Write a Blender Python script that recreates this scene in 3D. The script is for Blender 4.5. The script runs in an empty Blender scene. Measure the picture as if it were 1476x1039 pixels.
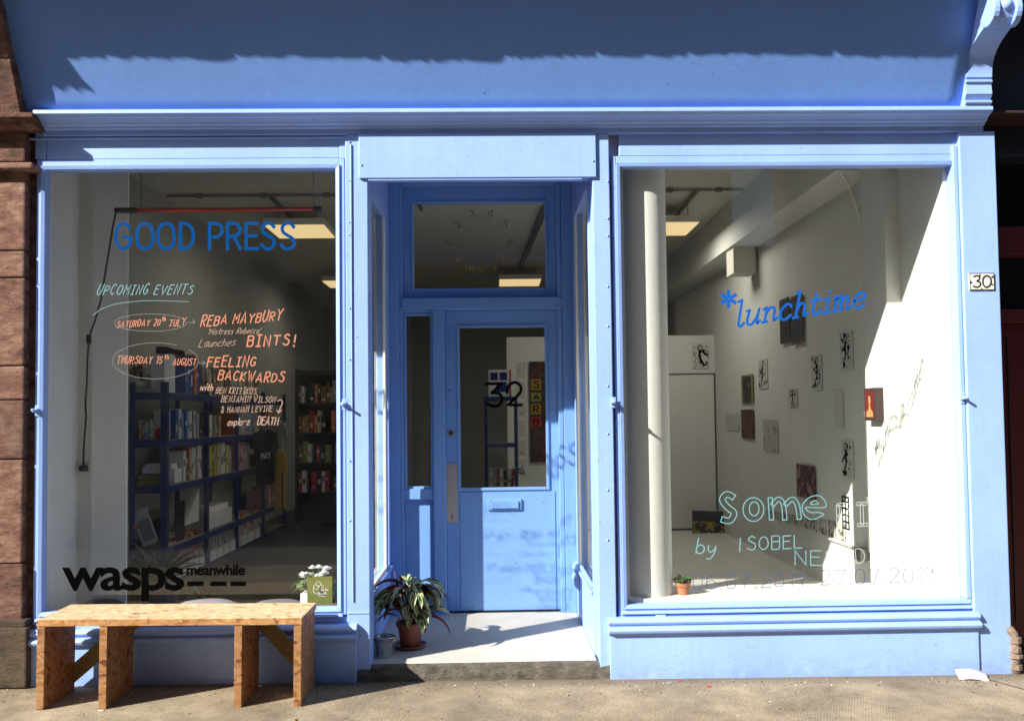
import bpy, bmesh, math, random
from mathutils import Vector, Matrix
rnd = random.Random(7)
R = math.radians
scene = bpy.context.scene
C = scene.collection

# ------------------------------------------------------------------ camera
CAMY, CAMZ = -4.76, 1.455
F, CX, CY, W, H = 1227.0, 738.0, 555.0, 1476.0, 1039.0
rot = Matrix.Rotation(-R(1.22), 3, 'Z') @ Matrix.Rotation(math.pi / 2 + R(2.144), 3, 'X') @ Matrix.Rotation(-R(0.677), 3, 'Z')
cam = bpy.data.cameras.new('camera')
cam.sensor_width = 36.0
cam.lens = 36.0 * F / W
cam.shift_y = (CY - H / 2) / W
cam.clip_start = 0.05
cam.clip_end = 400
camo = bpy.data.objects.new('camera', cam)
C.objects.link(camo)
camo.matrix_world = Matrix.Translation((0, CAMY, CAMZ)) @ rot.to_4x4()
scene.camera = camo

# ------------------------------------------------------------------ light
SUN = Vector((1.55, 1.0, -1.18)).normalized()          # direction the light travels
world = bpy.data.worlds.new('World'); scene.world = world; world.use_nodes = True
wn = world.node_tree.nodes; wl = world.node_tree.links
sky = wn.new('ShaderNodeTexSky'); sky.sky_type = 'NISHITA'; sky.sun_disc = False
sky.sun_elevation = math.asin(-SUN.z)
sky.sun_rotation = math.atan2(-SUN.x, -SUN.y)
wl.new(sky.outputs[0], wn['Background'].inputs[0])
wn['Background'].inputs[1].default_value = 0.065
sl = bpy.data.lights.new('sun', 'SUN'); sl.energy = 5.0; sl.angle = R(0.5); sl.color = (1.0, 0.95, 0.87)
so = bpy.data.objects.new('sun', sl); C.objects.link(so)
so.rotation_euler = SUN.to_track_quat('-Z', 'Y').to_euler()
scene.view_settings.view_transform = 'Standard'
scene.view_settings.look = 'None'
scene.view_settings.gamma = 1
scene.view_settings.use_curve_mapping = False
scene.view_settings.exposure = 1.22
scene.cycles.use_denoising = True
scene.cycles.max_bounces = 10
scene.cycles.diffuse_bounces = 6
scene.cycles.transparent_max_bounces = 16
scene.cycles.sample_clamp_indirect = 4.0

# ------------------------------------------------------------------ helpers
def at(px, py, Y):
    """a measured point of the photograph, at the real depth Y (metres behind the shop glass)"""
    d = rot @ Vector(((px - CX) / F, -(py - CY) / F, -1))
    t = (Y - CAMY) / d.y
    return Vector((d.x * t, Y, CAMZ + d.z * t))

def rect(x0, y0, x1, y1, Y):
    a, b, c, d = at(x0, y0, Y), at(x1, y0, Y), at(x0, y1, Y), at(x1, y1, Y)
    return (a.x + c.x) / 2, (c.z + d.z) / 2, (b.x + d.x) / 2, (a.z + b.z) / 2   # X0 Z0 X1 Z1

def on_side(px, py, X):
    """point of the photograph on a wall of constant X"""
    d = rot @ Vector(((px - CX) / F, -(py - CY) / F, -1))
    t = X / d.x
    return Vector((X, CAMY + d.y * t, CAMZ + d.z * t))

class MB:
    def __init__(s):
        s.v = []; s.f = []; s.m = []; s.uv = {}
    def box(s, x0, y0, z0, x1, y1, z1, mi=0):
        n = len(s.v)
        s.v += [(x0, y0, z0), (x1, y0, z0), (x1, y1, z0), (x0, y1, z0), (x0, y0, z1), (x1, y0, z1), (x1, y1, z1), (x0, y1, z1)]
        for f in ((0, 3, 2, 1), (4, 5, 6, 7), (0, 1, 5, 4), (1, 2, 6, 5), (2, 3, 7, 6), (3, 0, 4, 7)):
            s.f.append([n + i for i in f]); s.m.append(mi)
        return s
    def obox(s, c, ax, ay, az, mi=0):
        """oriented box: centre and three half axis vectors"""
        c = Vector(c); ax = Vector(ax); ay = Vector(ay); az = Vector(az); n = len(s.v)
        for k in (-1, 1):
            for i, j in ((-1, -1), (1, -1), (1, 1), (-1, 1)):
                s.v.append(tuple(c + ax * i + ay * j + az * k))
        for f in ((0, 3, 2, 1), (4, 5, 6, 7), (0, 1, 5, 4), (1, 2, 6, 5), (2, 3, 7, 6), (3, 0, 4, 7)):
            s.f.append([n + i for i in f]); s.m.append(mi)
        return s
    def poly(s, pts, mi=0):
        n = len(s.v); s.v += [tuple(p) for p in pts]; s.f.append(list(range(n, n + len(pts)))); s.m.append(mi); return s
    def prism_x(s, prof, x0, x1, mi=0):
        """profile of (y, z) pushed along x"""
        n = len(s.v); k = len(prof)
        s.v += [(x0, a, b) for a, b in prof] + [(x1, a, b) for a, b in prof]
        for i in range(k):
            j = (i + 1) % k
            s.f.append([n + i, n + j, n + k + j, n + k + i]); s.m.append(mi)
        s.f.append([n + i for i in range(k)][::-1]); s.m.append(mi)
        s.f.append([n + k + i for i in range(k)]); s.m.append(mi)
        return s
    def prism_y(s, prof, y0, y1, mi=0):
        n = len(s.v); k = len(prof)
        s.v += [(a, y0, b) for a, b in prof] + [(a, y1, b) for a, b in prof]
        for i in range(k):
            j = (i + 1) % k
            s.f.append([n + i, n + j, n + k + j, n + k + i]); s.m.append(mi)
        s.f.append([n + i for i in range(k)][::-1]); s.m.append(mi)
        s.f.append([n + k + i for i in range(k)]); s.m.append(mi)
        return s
    def tube(s, pts, r, seg=8, mi=0, caps=True):
        pts = [Vector(p) for p in pts]; n0 = len(s.v)
        rr = r if isinstance(r, (list, tuple)) else [r] * len(pts)
        up = Vector((0.13, 0.2, 1)).normalized()
        for i, p in enumerate(pts):
            t = (pts[min(i + 1, len(pts) - 1)] - pts[max(i - 1, 0)]).normalized()
            a = t.cross(up)
            if a.length < .05: a = t.cross(Vector((1, 0, 0)))
            a.normalize(); b = t.cross(a)
            for k in range(seg):
                an = 2 * math.pi * k / seg
                s.v.append(tuple(p + (a * math.cos(an) + b * math.sin(an)) * rr[i]))
        for i in range(len(pts) - 1):
            for k in range(seg):
                q = (k + 1) % seg
                s.f.append([n0 + i * seg + k, n0 + i * seg + q, n0 + (i + 1) * seg + q, n0 + (i + 1) * seg + k]); s.m.append(mi)
        if caps:
            s.f.append([n0 + k for k in range(seg)][::-1]); s.m.append(mi)
            s.f.append([n0 + (len(pts) - 1) * seg + k for k in range(seg)]); s.m.append(mi)
        return s
    def lathe(s, prof, c=(0, 0, 0), seg=24, mi=0):
        n = len(s.v)
        for r, z in prof:
            for k in range(seg):
                a = 2 * math.pi * k / seg
                s.v.append((c[0] + r * math.cos(a), c[1] + r * math.sin(a), c[2] + z))
        for i in range(len(prof) - 1):
            for k in range(seg):
                q = (k + 1) % seg
                s.f.append([n + i * seg + k, n + i * seg + q, n + (i + 1) * seg + q, n + (i + 1) * seg + k]); s.m.append(mi)
        return s
    def build(s, name, mats, parent=None, bevel=0, smooth=False, seg=2, loc=None):
        me = bpy.data.meshes.new(name)
        me.from_pydata(s.v, [], s.f)
        if not isinstance(mats, (list, tuple)): mats = [mats]
        for m in mats: me.materials.append(m)
        me.polygons.foreach_set('material_index', s.m)
        if smooth: me.polygons.foreach_set('use_smooth', [True] * len(s.f))
        me.update()
        bm = bmesh.new(); bm.from_mesh(me); bmesh.ops.recalc_face_normals(bm, faces=bm.faces); bm.to_mesh(me); bm.free()
        o = bpy.data.objects.new(name, me); C.objects.link(o)
        if parent: o.parent = parent
        if loc: o.location = loc
        if bevel:
            b = o.modifiers.new('bevel', 'BEVEL'); b.width = bevel; b.segments = seg; b.limit_method = 'ANGLE'; b.angle_limit = R(35)
            b.harden_normals = False
        return o

def tag(o, label=None, cat=None, group=None, kind=None):
    if label: o['label'] = label
    if cat: o['category'] = cat
    if group: o['group'] = group
    if kind: o['kind'] = kind
    return o
def thing(name, label, cat, loc=(0, 0, 0), group=None, rz=0):
    o = bpy.data.objects.new(name, None); C.objects.link(o); o.location = loc; o.rotation_euler.z = rz
    o.empty_display_size = .1
    return tag(o, label, cat, group)
def struct(o): o['kind'] = 'structure'; return o

# ------------------------------------------------------------------ materials
def mat(name, col, rough=.6, metal=0, bump=0, bscale=40, var=0, vscale=3, emit=None, spec=None, coord='Object', stretch=(1, 1, 1), bdist=.01):
    m = bpy.data.materials.new(name); m.use_nodes = True
    nt = m.node_tree; N = nt.nodes; L = nt.links; b = N['Principled BSDF']
    b.inputs['Base Color'].default_value = (*col, 1); b.inputs['Roughness'].default_value = rough; b.inputs['Metallic'].default_value = metal
    if spec is not None: b.inputs['Specular IOR Level'].default_value = spec
    if bump or var:
        tc = N.new('ShaderNodeTexCoord'); mp = N.new('ShaderNodeMapping'); mp.inputs['Scale'].default_value = stretch
        L.new(tc.outputs[coord], mp.inputs[0])
    if var:
        n = N.new('ShaderNodeTexNoise'); n.inputs['Scale'].default_value = vscale; n.inputs['Detail'].default_value = 6; n.inputs['Roughness'].default_value = .65
        L.new(mp.outputs[0], n.inputs['Vector'])
        r = N.new('ShaderNodeMapRange'); r.inputs[1].default_value = .3; r.inputs[2].default_value = .7
        r.inputs[3].default_value = 1 - var; r.inputs[4].default_value = 1 + var
        L.new(n.outputs[0], r.inputs[0])
        mx = N.new('ShaderNodeVectorMath'); mx.operation = 'SCALE'; mx.inputs[0].default_value = col
        L.new(r.outputs[0], mx.inputs['Scale']); L.new(mx.outputs[0], b.inputs['Base Color'])
    if bump:
        n2 = N.new('ShaderNodeTexNoise'); n2.inputs['Scale'].default_value = bscale; n2.inputs['Detail'].default_value = 5
        L.new(mp.outputs[0], n2.inputs['Vector'])
        bp = N.new('ShaderNodeBump'); bp.inputs['Strength'].default_value = bump; bp.inputs['Distance'].default_value = bdist
        L.new(n2.outputs[0], bp.inputs['Height']); L.new(bp.outputs[0], b.inputs['Normal'])
    if emit:
        b.inputs['Emission Color'].default_value = (*emit[:3], 1); b.inputs['Emission Strength'].default_value = emit[3]
    return m

def painted_wood(name, col, streak=.35, pits=.25, rough=.42, dirt=.12, lift=1.0):
    """gloss painted timber: brush ridges, runs, small pits, faint dirt"""
    m = bpy.data.materials.new(name); m.use_nodes = True
    nt = m.node_tree; N = nt.nodes; L = nt.links; b = N['Principled BSDF']; b.inputs['Roughness'].default_value = rough
    tc = N.new('ShaderNodeTexCoord')
    def noise(scale, st, det=5, ro=.6):
        mp = N.new('ShaderNodeMapping'); mp.inputs['Scale'].default_value = st; L.new(tc.outputs['Object'], mp.inputs[0])
        n = N.new('ShaderNodeTexNoise'); n.inputs['Scale'].default_value = scale; n.inputs['Detail'].default_value = det; n.inputs['Roughness'].default_value = ro
        L.new(mp.outputs[0], n.inputs['Vector']); return n
    big = noise(1.7, (1, 1, .6)); fine = noise(22, (1, 1, 2.5)); brush = noise(60, (.15, .5, 2.2), 3); run = noise(9, (3, 3, .25), 4); pit = noise(55, (1, 1, 1), 2); pit2 = noise(12, (1, 1, 1.4), 7, .7); scuff = noise(14, (.5, .5, 2.4), 4, .7)
    # colour
    r = N.new('ShaderNodeMapRange'); r.inputs[1].default_value = .3; r.inputs[2].default_value = .72; r.inputs[3].default_value = 1 - dirt; r.inputs[4].default_value = 1 + dirt * .5
    L.new(big.outputs[0], r.inputs[0])
    r2 = N.new('ShaderNodeMapRange'); r2.inputs[1].default_value = .3; r2.inputs[2].default_value = .7; r2.inputs[3].default_value = .96; r2.inputs[4].default_value = 1.03
    L.new(fine.outputs[0], r2.inputs[0])
    mu = N.new('ShaderNodeMath'); mu.operation = 'MULTIPLY'; L.new(r.outputs[0], mu.inputs[0]); L.new(r2.outputs[0], mu.inputs[1])
    sc = N.new('ShaderNodeVectorMath'); sc.operation = 'SCALE'; sc.inputs[0].default_value = col; L.new(mu.outputs[0], sc.inputs['Scale'])
    # chipped specks
    th = N.new('ShaderNodeMapRange'); th.inputs[1].default_value = .735; th.inputs[2].default_value = .75; L.new(pit.outputs[0], th.inputs[0])
    mx = N.new('ShaderNodeMix'); mx.data_type = 'RGBA'; L.new(th.outputs[0], mx.inputs[0]); L.new(sc.outputs[0], mx.inputs[6]); mx.inputs[7].default_value = (col[0] * .35, col[1] * .32, col[2] * .35, 1)
    # splashed dirt low down, where the rain throws it
    sx = N.new('ShaderNodeSeparateXYZ'); L.new(tc.outputs['Object'], sx.inputs[0])
    lo = N.new('ShaderNodeMapRange'); lo.inputs[1].default_value = .03; lo.inputs[2].default_value = .17; lo.inputs[3].default_value = .30; lo.inputs[4].default_value = 0; L.new(sx.outputs[2], lo.inputs[0])
    dn = N.new('ShaderNodeMapRange'); dn.inputs[1].default_value = .38; dn.inputs[2].default_value = .62; L.new(pit2.outputs[0], dn.inputs[0])
    dm = N.new('ShaderNodeMath'); dm.operation = 'MULTIPLY'; L.new(lo.outputs[0], dm.inputs[0]); L.new(dn.outputs[0], dm.inputs[1])
    m2 = N.new('ShaderNodeMix'); m2.data_type = 'RGBA'; L.new(dm.outputs[0], m2.inputs[0]); L.new(mx.outputs[2], m2.inputs[6]); m2.inputs[7].default_value = (.10, .085, .065, 1)
    # sparse pale scuffs and filled cracks
    sf = N.new('ShaderNodeMapRange'); sf.inputs[1].default_value = .70; sf.inputs[2].default_value = .74; sf.inputs[4].default_value = .35; L.new(scuff.outputs[0], sf.inputs[0])
    m3 = N.new('ShaderNodeMix'); m3.data_type = 'RGBA'; L.new(sf.outputs[0], m3.inputs[0]); L.new(m2.outputs[2], m3.inputs[6]); m3.inputs[7].default_value = (min(1, col[0] * 1.7), min(1, col[1] * 1.5), min(1, col[2] * 1.15), 1)
    L.new(m3.outputs[2], b.inputs['Base Color'])
    # relief
    a1 = N.new('ShaderNodeMath'); a1.operation = 'MULTIPLY_ADD'; L.new(brush.outputs[0], a1.inputs[0]); a1.inputs[1].default_value = streak; L.new(run.outputs[0], a1.inputs[2])
    a2 = N.new('ShaderNodeMath'); a2.operation = 'MULTIPLY_ADD'; L.new(fine.outputs[0], a2.inputs[0]); a2.inputs[1].default_value = .6; L.new(a1.outputs[0], a2.inputs[2])
    bp = N.new('ShaderNodeBump'); bp.inputs['Strength'].default_value = .2 * lift; bp.inputs['Distance'].default_value = .006
    L.new(a2.outputs[0], bp.inputs['Height']); L.new(bp.outputs[0], b.inputs['Normal'])
    return m

BLUE = (.275, .425, .83)
M = {}
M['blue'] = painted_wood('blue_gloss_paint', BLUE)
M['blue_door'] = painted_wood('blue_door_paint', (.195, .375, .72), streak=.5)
M['shaded_blue_fascia'] = painted_wood('shaded_blue_paint', (.135, .27, .64), streak=.25, dirt=.08, lift=.6, rough=.5)  # same blue paint, darkened to carry the shade on the leaning fascia
M['white_wall'] = mat('white_wall_paint', (.63, .635, .59), .8, bump=.15, bscale=30, var=.03)
M['grey_wall'] = mat('grey_wall_paint', (.37, .37, .34), .8, bump=.15, bscale=30, var=.05)
M['daylit_wall'] = mat('daylit_wall_paint', (.74, .73, .67), .8, bump=.15, bscale=30, var=.06)  # paler than the room walls, daylight near the window put into the colour
M['ceiling'] = mat('ceiling_paint', (.62, .60, .52), .85, bump=.1, var=.03)
M['white_floor'] = mat('white_floor_paint', (.62, .61, .56), .45, bump=.08, bscale=15, var=.07)
M['dark_floor'] = mat('dark_floor_covering', (.04, .036, .032), .6, var=.25, vscale=6, bump=.1)
M['white_step'] = mat('white_step_paint', (.50, .47, .41), .6, bump=.3, bscale=25, var=.08, vscale=6)
M['cream_paint'] = mat('cream_bead_paint', (.72, .71, .64), .5)
M['black'] = mat('black_plastic', (.012, .012, .013), .4)
M['black_metal'] = mat('black_metal', (.02, .02, .022), .5)
M['galv'] = mat('galvanised_steel', (.58, .58, .56), .26, metal=.9, bump=.15, bscale=30, var=.25, vscale=14)
M['steel'] = mat('brushed_steel_plate', (.55, .53, .52), .38, metal=.75, bump=.05, bscale=90, var=.08)
M['brass'] = mat('old_brass', (.35, .25, .14), .4, metal=.8)
M['terracotta'] = mat('terracotta', (.42, .15, .075), .75, bump=.2, bscale=60, var=.15, vscale=10)
M['plastic_terracotta'] = mat('terracotta_plastic', (.21, .052, .028), .45, var=.15)
M['soil'] = mat('potting_soil', (.03, .02, .014), .95, bump=.8, bscale=60)
M['navy'] = mat('navy_shelf_paint', (.012, .035, .15), .45, var=.15, bump=.05)
M['board'] = mat('shelf_board_wood', (.30, .24, .17), .7, var=.12)
M['paper'] = mat('white_paper', (.72, .71, .68), .8)
M['card_white'] = mat('white_card', (.66, .66, .66), .7)
M['rope'] = mat('cable_rubber', (.01, .01, .01), .5)
M['red_tube'] = mat('red_tube_sleeve', (.45, .03, .02), .35)
M['chain'] = mat('dull_chain', (.25, .24, .22), .45, metal=.8)
M['lamp'] = mat('lamp_diffuser', (.4, .36, .25), .5, emit=(1, .74, .36, .36))
M['pipe'] = mat('rusty_pipe_metal', (.23, .17, .13), .75, metal=.25, bump=.5, bscale=50, var=.35, vscale=22)
M['neigh_lip'] = mat('brown_cornice_paint', (.030, .012, .010), .7, var=.4, vscale=12)
M['maroon'] = mat('maroon_door_paint', (.085, .003, .006), .45, var=.15)
M['dark_glass'] = mat('dark_glass', (.006, .006, .008), .12)
M['neigh_fascia'] = mat('dark_navy_paint', (.012, .013, .03), .5, var=.2)
M['blue_vinyl'] = mat('blue_vinyl', (.0006, .062, .25), .8, spec=.0)
M['bright_blue_vinyl'] = mat('bright_blue_vinyl', (.002, .10, .46), .7, spec=.1)
M['black_vinyl'] = mat('black_vinyl', (.002, .002, .002), 1.0, spec=.0)
M['chalk_orange'] = mat('orange_paint_pen', (.55, .20, .115), .7)
M['chalk_pale'] = mat('pale_paint_pen', (.38, .24, .19), .7)
M['chalk_cyan'] = mat('pale_cyan_paint_pen', (.17, .38, .42), .7)
M['chalk_white'] = mat('grey_white_paint_pen', (.2, .2, .19), .7)
M['chalk_blue'] = mat('blue_paint_pen', (.02, .07, .20), .7)
M['pencil'] = mat('grey_paint_pen', (.07, .07, .065), .7)
M['yellow_pen'] = mat('ochre_paint_pen', (.30, .20, .01), .7)
M['grey_pen'] = mat('faint_grey_pen', (.55, .60, .60), .7)
M['enamel'] = mat('worn_white_enamel', (.72, .69, .60), .4, var=.06)
M['chip'] = mat('chipped_enamel_black', (.02, .018, .02), .6)

def glass():
    m = bpy.data.materials.new('window_glass'); m.use_nodes = True
    N = m.node_tree.nodes; L = m.node_tree.links; N.remove(N['Principled BSDF'])
    out = N['Material Output']; t = N.new('ShaderNodeBsdfTransparent'); t.inputs[0].default_value = (.97, .98, .97, 1)
    g = N.new('ShaderNodeBsdfGlossy'); g.inputs['Roughness'].default_value = 0.0; g.inputs[0].default_value = (1, 1, 1, 1)
    lw = N.new('ShaderNodeLayerWeight'); lw.inputs[0].default_value = .5
    p = N.new('ShaderNodeMath'); p.operation = 'POWER'; p.inputs[1].default_value = 5; L.new(lw.outputs['Facing'], p.inputs[0])
    a = N.new('ShaderNodeMath'); a.operation = 'MULTIPLY_ADD'; a.inputs[1].default_value = .9; a.inputs[2].default_value = .062; L.new(p.outputs[0], a.inputs[0])
    tc = N.new('ShaderNodeTexCoord'); nz = N.new('ShaderNodeTexNoise'); nz.inputs['Scale'].default_value = 1.3; L.new(tc.outputs['Object'], nz.inputs['Vector'])
    bp = N.new('ShaderNodeBump'); bp.inputs['Strength'].default_value = .05; bp.inputs['Distance'].default_value = .02; L.new(nz.outputs[0], bp.inputs['Height']); L.new(bp.outputs[0], g.inputs['Normal'])
    mx = N.new('ShaderNodeMixShader'); L.new(a.outputs[0], mx.inputs[0]); L.new(t.outputs[0], mx.inputs[1]); L.new(g.outputs[0], mx.inputs[2])
    # a thin film of dust on the pane
    d = N.new('ShaderNodeBsdfDiffuse'); d.inputs[0].default_value = (.6, .6, .58, 1)
    m2 = N.new('ShaderNodeMixShader'); n3 = N.new('ShaderNodeTexNoise'); n3.inputs['Scale'].default_value = 6; n3.inputs['Detail'].default_value = 8; L.new(tc.outputs['Object'], n3.inputs['Vector'])
    mr = N.new('ShaderNodeMapRange'); mr.inputs[1].default_value = .35; mr.inputs[2].default_value = .8; mr.inputs[3].default_value = .001; mr.inputs[4].default_value = .010; L.new(n3.outputs[0], mr.inputs[0])
    L.new(mr.outputs[0], m2.inputs[0]); L.new(mx.outputs[0], m2.inputs[1]); L.new(d.outputs[0], m2.inputs[2]); L.new(m2.outputs[0], out.inputs[0])
    return m
M['glass'] = glass()

def stone_mat(name, cols, scale=7, bump=1.6):
    m = bpy.data.materials.new(name); m.use_nodes = True
    N = m.node_tree.nodes; L = m.node_tree.links; b = N['Principled BSDF']; b.inputs['Roughness'].default_value = .92
    tc = N.new('ShaderNodeTexCoord'); mp = N.new('ShaderNodeMapping'); mp.inputs['Scale'].default_value = (1, 1, 2.2); L.new(tc.outputs['Object'], mp.inputs[0])
    oi = N.new('ShaderNodeObjectInfo'); ad = N.new('ShaderNodeVectorMath'); ad.operation = 'ADD'; L.new(mp.outputs[0], ad.inputs[0])
    mu = N.new('ShaderNodeMath'); mu.operation = 'MULTIPLY'; mu.inputs[1].default_value = 13; L.new(oi.outputs['Random'], mu.inputs[0])
    cb = N.new('ShaderNodeCombineXYZ'); L.new(mu.outputs[0], cb.inputs[0]); L.new(cb.outputs[0], ad.inputs[1])
    n = N.new('ShaderNodeTexNoise'); n.inputs['Scale'].default_value = scale; n.inputs['Detail'].default_value = 10; n.inputs['Roughness'].default_value = .72; L.new(ad.outputs[0], n.inputs['Vector'])
    cr = N.new('ShaderNodeValToRGB'); e = cr.color_ramp.elements
    e[0].position = .3; e[0].color = (*cols[0], 1); e[1].position = .72; e[1].color = (*cols[2], 1); k = cr.color_ramp.elements.new(.5); k.color = (*cols[1], 1)
    L.new(n.outputs[0], cr.inputs[0])
    hs = N.new('ShaderNodeHueSaturation'); mr = N.new('ShaderNodeMapRange'); mr.inputs[3].default_value = .75; mr.inputs[4].default_value = 1.25
    L.new(oi.outputs['Random'], mr.inputs[0]); L.new(mr.outputs[0], hs.inputs['Value']); L.new(cr.outputs[0], hs.inputs['Color']); L.new(hs.outputs[0], b.inputs['Base Color'])
    n2 = N.new('ShaderNodeTexNoise'); n2.inputs['Scale'].default_value = 45; n2.inputs['Detail'].default_value = 8; n2.inputs['Roughness'].default_value = .75; L.new(ad.outputs[0], n2.inputs['Vector'])
    m3 = N.new('ShaderNodeMath'); m3.operation = 'ADD'; L.new(n.outputs[0], m3.inputs[0]); L.new(n2.outputs[0], m3.inputs[1])
    bp = N.new('ShaderNodeBump'); bp.inputs['Strength'].default_value = bump; bp.inputs['Distance'].default_value = .02; L.new(m3.outputs[0], bp.inputs['Height']); L.new(bp.outputs[0], b.inputs['Normal'])
    return m
M['sandstone'] = stone_mat('red_sandstone', [(.04, .022, .016), (.27, .125, .085), (.50, .33, .235)])
M['sand_base'] = stone_mat('brown_base_stone', [(.03, .02, .012), (.10, .07, .04), (.17, .125, .075)])
M['tenement'] = stone_mat('tenement_stone', [(.05, .03, .02), (.08, .05, .035), (.11, .075, .05)], 2, .3)
M['concrete'] = stone_mat('step_concrete', [(.05, .042, .032), (.13, .115, .09), (.22, .20, .16)], 14, .9)

def pavement_mat():
    m = bpy.data.materials.new('brushed_concrete_pavement'); m.use_nodes = True
    N = m.node_tree.nodes; L = m.node_tree.links; b = N['Principled BSDF']; b.inputs['Roughness'].default_value = .9
    tc = N.new('ShaderNodeTexCoord')
    n = N.new('ShaderNodeTexNoise'); n.inputs['Scale'].default_value = 2.2; n.inputs['Detail'].default_value = 9; n.inputs['Roughness'].default_value = .7; L.new(tc.outputs['Object'], n.inputs['Vector'])
    g = N.new('ShaderNodeTexNoise'); g.inputs['Scale'].default_value = 140; g.inputs['Detail'].default_value = 3; L.new(tc.outputs['Object'], g.inputs['Vector'])
    ad = N.new('ShaderNodeMath'); ad.operation = 'MULTIPLY_ADD'; L.new(g.outputs[0], ad.inputs[0]); ad.inputs[1].default_value = .55; L.new(n.outputs[0], ad.inputs[2])
    cr = N.new('ShaderNodeValToRGB'); e = cr.color_ramp.elements
    e[0].position = .5; e[0].color = (.085, .065, .038, 1); e[1].position = 1.0; e[1].color = (.38, .31, .21, 1)
    k = e.new(.75); k.color = (.215, .172, .115, 1)
    L.new(ad.outputs[0], cr.inputs[0])
    sp = N.new('ShaderNodeSeparateXYZ'); L.new(tc.outputs['Object'], sp.inputs[0])
    yy = N.new('ShaderNodeMath'); yy.operation = 'MULTIPLY_ADD'; L.new(n.outputs[0], yy.inputs[0]); yy.inputs[1].default_value = .38; L.new(sp.outputs[1], yy.inputs[2])
    dr = N.new('ShaderNodeMapRange'); dr.inputs[1].default_value = -.02; dr.inputs[2].default_value = .12; dr.inputs[4].default_value = .6; L.new(yy.outputs[0], dr.inputs[0])
    vo = N.new('ShaderNodeTexVoronoi'); vo.inputs['Scale'].default_value = 3.1; L.new(tc.outputs['Object'], vo.inputs['Vector'])
    gm = N.new('ShaderNodeMapRange'); gm.inputs[1].default_value = .045; gm.inputs[2].default_value = .035; gm.inputs[4].default_value = .35; L.new(vo.outputs['Distance'], gm.inputs[0])
    mxx = N.new('ShaderNodeMath'); mxx.operation = 'MAXIMUM'; L.new(dr.outputs[0], mxx.inputs[0]); L.new(gm.outputs[0], mxx.inputs[1])
    cm = N.new('ShaderNodeMix'); cm.data_type = 'RGBA'; L.new(mxx.outputs[0], cm.inputs[0]); L.new(cr.outputs[0], cm.inputs[6]); cm.inputs[7].default_value = (.055, .042, .028, 1); L.new(cm.outputs[2], b.inputs['Base Color'])
    mp = N.new('ShaderNodeMapping'); mp.inputs['Rotation'].default_value = (0, 0, R(24)); L.new(tc.outputs['Object'], mp.inputs[0])
    w = N.new('ShaderNodeTexWave'); w.inputs['Scale'].default_value = 24; w.inputs['Distortion'].default_value = 5; w.inputs['Detail'].default_value = 3; w.inputs['Detail Scale'].default_value = 3; L.new(mp.outputs[0], w.inputs['Vector'])
    a2 = N.new('ShaderNodeMath'); a2.operation = 'MULTIPLY_ADD'; L.new(g.outputs[0], a2.inputs[0]); a2.inputs[1].default_value = 1.5; L.new(w.outputs[1], a2.inputs[2])
    bp = N.new('ShaderNodeBump'); bp.inputs['Strength'].default_value = .35; bp.inputs['Distance'].default_value = .004; L.new(a2.outputs[0], bp.inputs['Height']); L.new(bp.outputs[0], b.inputs['Normal'])
    return m
M['pavement'] = pavement_mat()
M['asphalt'] = mat('asphalt', (.05, .05, .052), .9, bump=.6, bscale=150, var=.2, vscale=4)

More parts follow.
